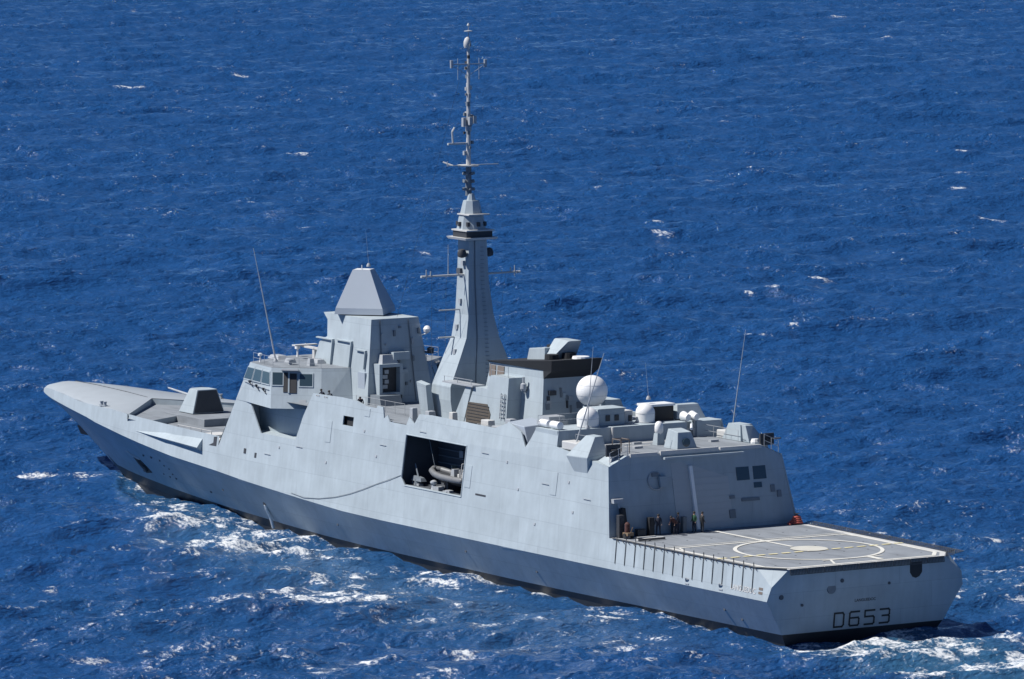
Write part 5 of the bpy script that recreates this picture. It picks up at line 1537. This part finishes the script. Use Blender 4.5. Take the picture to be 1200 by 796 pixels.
# wide, calm outer sea to the horizon, one mesh with the waves
BIG = 38000.0
corner = []
for (s_, t_) in ((-BIG, -BIG), (-BIG, BIG), (BIG, BIG), (BIG, -BIG)):
    corner.append((CAM[0] + fwd[0] * s_ + rgt[0] * t_, CAM[1] + fwd[1] * s_ + rgt[1] * t_, 0.0))
allv = np.concatenate([co_, np.array(corner)], 0)
idx = np.arange(NS * NT).reshape(NS, NT)
quads = np.stack([idx[:-1, :-1], idx[:-1, 1:], idx[1:, 1:], idx[1:, :-1]], -1).reshape(-1, 4)
c0 = NS * NT
ng = [list(idx[0, :]) + [c0 + 1, c0 + 0], list(idx[:, -1]) + [c0 + 2, c0 + 1], list(idx[-1, ::-1]) + [c0 + 3, c0 + 2], list(idx[::-1, 0]) + [c0 + 0, c0 + 3]]
me = bpy.data.meshes.new('sea')
nl = quads.size + sum(len(x) for x in ng)
me.vertices.add(len(allv)); me.vertices.foreach_set('co', allv.ravel().astype(np.float32))
me.loops.add(nl)
me.loops.foreach_set('vertex_index', np.concatenate([quads[:, ::-1].ravel()] + [np.array(x) for x in ng]).astype(np.int32))
me.polygons.add(len(quads) + 4)
starts = np.concatenate([np.arange(len(quads)) * 4, quads.size + np.cumsum([0] + [len(x) for x in ng])[:4]])
me.polygons.foreach_set('loop_start', starts.astype(np.int32))
me.update(calc_edges=True); me.validate()
for nm, arr in (('foam', foam), ('aerated', aer)):
    at = me.attributes.new(nm, 'FLOAT', 'POINT')
    at.data.foreach_set('value', np.concatenate([arr.ravel(), np.zeros(4)]).astype(np.float32))
me.polygons.foreach_set('use_smooth', np.ones(len(me.polygons), dtype=bool))

mw, n, b = new_mat('sea_water')
L = n.links.new
geo = N(n, 'ShaderNodeNewGeometry')
a1 = N(n, 'ShaderNodeAttribute', attribute_name='foam'); a2 = N(n, 'ShaderNodeAttribute', attribute_name='aerated')
rip = N(n, 'ShaderNodeTexNoise'); rip.inputs['Scale'].default_value = 2.1; rip.inputs['Detail'].default_value = 6; rip.inputs['Roughness'].default_value = .62
mpw = N(n, 'ShaderNodeMapping'); mpw.inputs['Rotation'].default_value = (0, 0, -math.atan2(wd[1], wd[0])); mpw.inputs['Scale'].default_value = (1.0, .45, 1.0)
L(geo.outputs['Position'], mpw.inputs[0]); L(mpw.outputs[0], rip.inputs['Vector'])
bp = N(n, 'ShaderNodeBump'); bp.inputs['Strength'].default_value = 1.0; bp.inputs['Distance'].default_value = .40
rip2 = N(n, 'ShaderNodeTexNoise'); rip2.inputs['Scale'].default_value = .62; rip2.inputs['Detail'].default_value = 3; rip2.inputs['Roughness'].default_value = .6
L(mpw.outputs[0], rip2.inputs['Vector'])
rsum = N(n, 'ShaderNodeMath', operation='MULTIPLY_ADD'); rsum.inputs[1].default_value = 2.3
L(rip2.outputs['Fac'], rsum.inputs[0]); L(rip.outputs['Fac'], rsum.inputs[2])
L(rsum.outputs[0], bp.inputs['Height'])
deep = N(n, 'ShaderNodeMix', data_type='RGBA')
deep.inputs[6].default_value = (0.0130, 0.0670, 0.2030, 1); deep.inputs[7].default_value = (0.034, 0.110, 0.205, 1)
L(a2.outputs['Fac'], deep.inputs[0])
L(deep.outputs[2], b.inputs['Base Color'])
wr = N(n, 'ShaderNodeTexNoise'); wr.inputs['Scale'].default_value = .016; wr.inputs['Detail'].default_value = 3
L(mpw.outputs[0], wr.inputs['Vector'])
wrm = N(n, 'ShaderNodeMapRange'); wrm.inputs[1].default_value = .38; wrm.inputs[2].default_value = .62; wrm.inputs[3].default_value = .06; wrm.inputs[4].default_value = .18
L(wr.outputs['Fac'], wrm.inputs[0]); L(wrm.outputs[0], b.inputs['Roughness'])
b.inputs['IOR'].default_value = 1.333
b.inputs['Specular IOR Level'].default_value = 1.0
L(bp.outputs[0], b.inputs['Normal'])
fb_ = N(n, 'ShaderNodeBsdfPrincipled'); fb_.inputs['Base Color'].default_value = (.70, .72, .73, 1); fb_.inputs['Roughness'].default_value = .85
fn = N(n, 'ShaderNodeTexNoise'); fn.inputs['Scale'].default_value = 2.6; fn.inputs['Detail'].default_value = 8; fn.inputs['Roughness'].default_value = .72
L(geo.outputs['Position'], fn.inputs['Vector'])
fm = N(n, 'ShaderNodeMapRange'); fm.inputs[1].default_value = .30; fm.inputs[2].default_value = .70; fm.inputs[3].default_value = -.80; fm.inputs[4].default_value = .80
L(fn.outputs['Fac'], fm.inputs[0])
fn2 = N(n, 'ShaderNodeTexNoise'); fn2.inputs['Scale'].default_value = .9; fn2.inputs['Detail'].default_value = 4; fn2.inputs['Roughness'].default_value = .6
fn2.inputs['Distortion'].default_value = 1.2
L(mpw.outputs[0], fn2.inputs['Vector'])
fm2 = N(n, 'ShaderNodeMapRange'); fm2.inputs[1].default_value = .32; fm2.inputs[2].default_value = .68; fm2.inputs[3].default_value = -.28; fm2.inputs[4].default_value = .28
L(fn2.outputs['Fac'], fm2.inputs[0])
fa0 = N(n, 'ShaderNodeMath', operation='ADD'); L(fm.outputs[0], fa0.inputs[0]); L(fm2.outputs[0], fa0.inputs[1])
fa = N(n, 'ShaderNodeMath', operation='ADD'); L(a1.outputs['Fac'], fa.inputs[0]); L(fa0.outputs[0], fa.inputs[1])
fr = N(n, 'ShaderNodeMapRange'); fr.inputs[1].default_value = .38; fr.inputs[2].default_value = 1.35; fr.inputs[4].default_value = .95; fr.interpolation_type = 'SMOOTHSTEP'
L(fa.outputs[0], fr.inputs[0])
gate = N(n, 'ShaderNodeMath', operation='GREATER_THAN'); gate.inputs[1].default_value = .02; L(a1.outputs['Fac'], gate.inputs[0])
fg = N(n, 'ShaderNodeMath', operation='MULTIPLY'); L(fr.outputs[0], fg.inputs[0]); L(gate.outputs[0], fg.inputs[1])
ms_ = N(n, 'ShaderNodeMixShader')
L(fg.outputs[0], ms_.inputs[0]); L(b.outputs[0], ms_.inputs[1]); L(fb_.outputs[0], ms_.inputs[2])
L(ms_.outputs[0], n.nodes['Material Output'].inputs['Surface'])
sea = link('sea', me, mw)
sea['kind'] = 'structure'
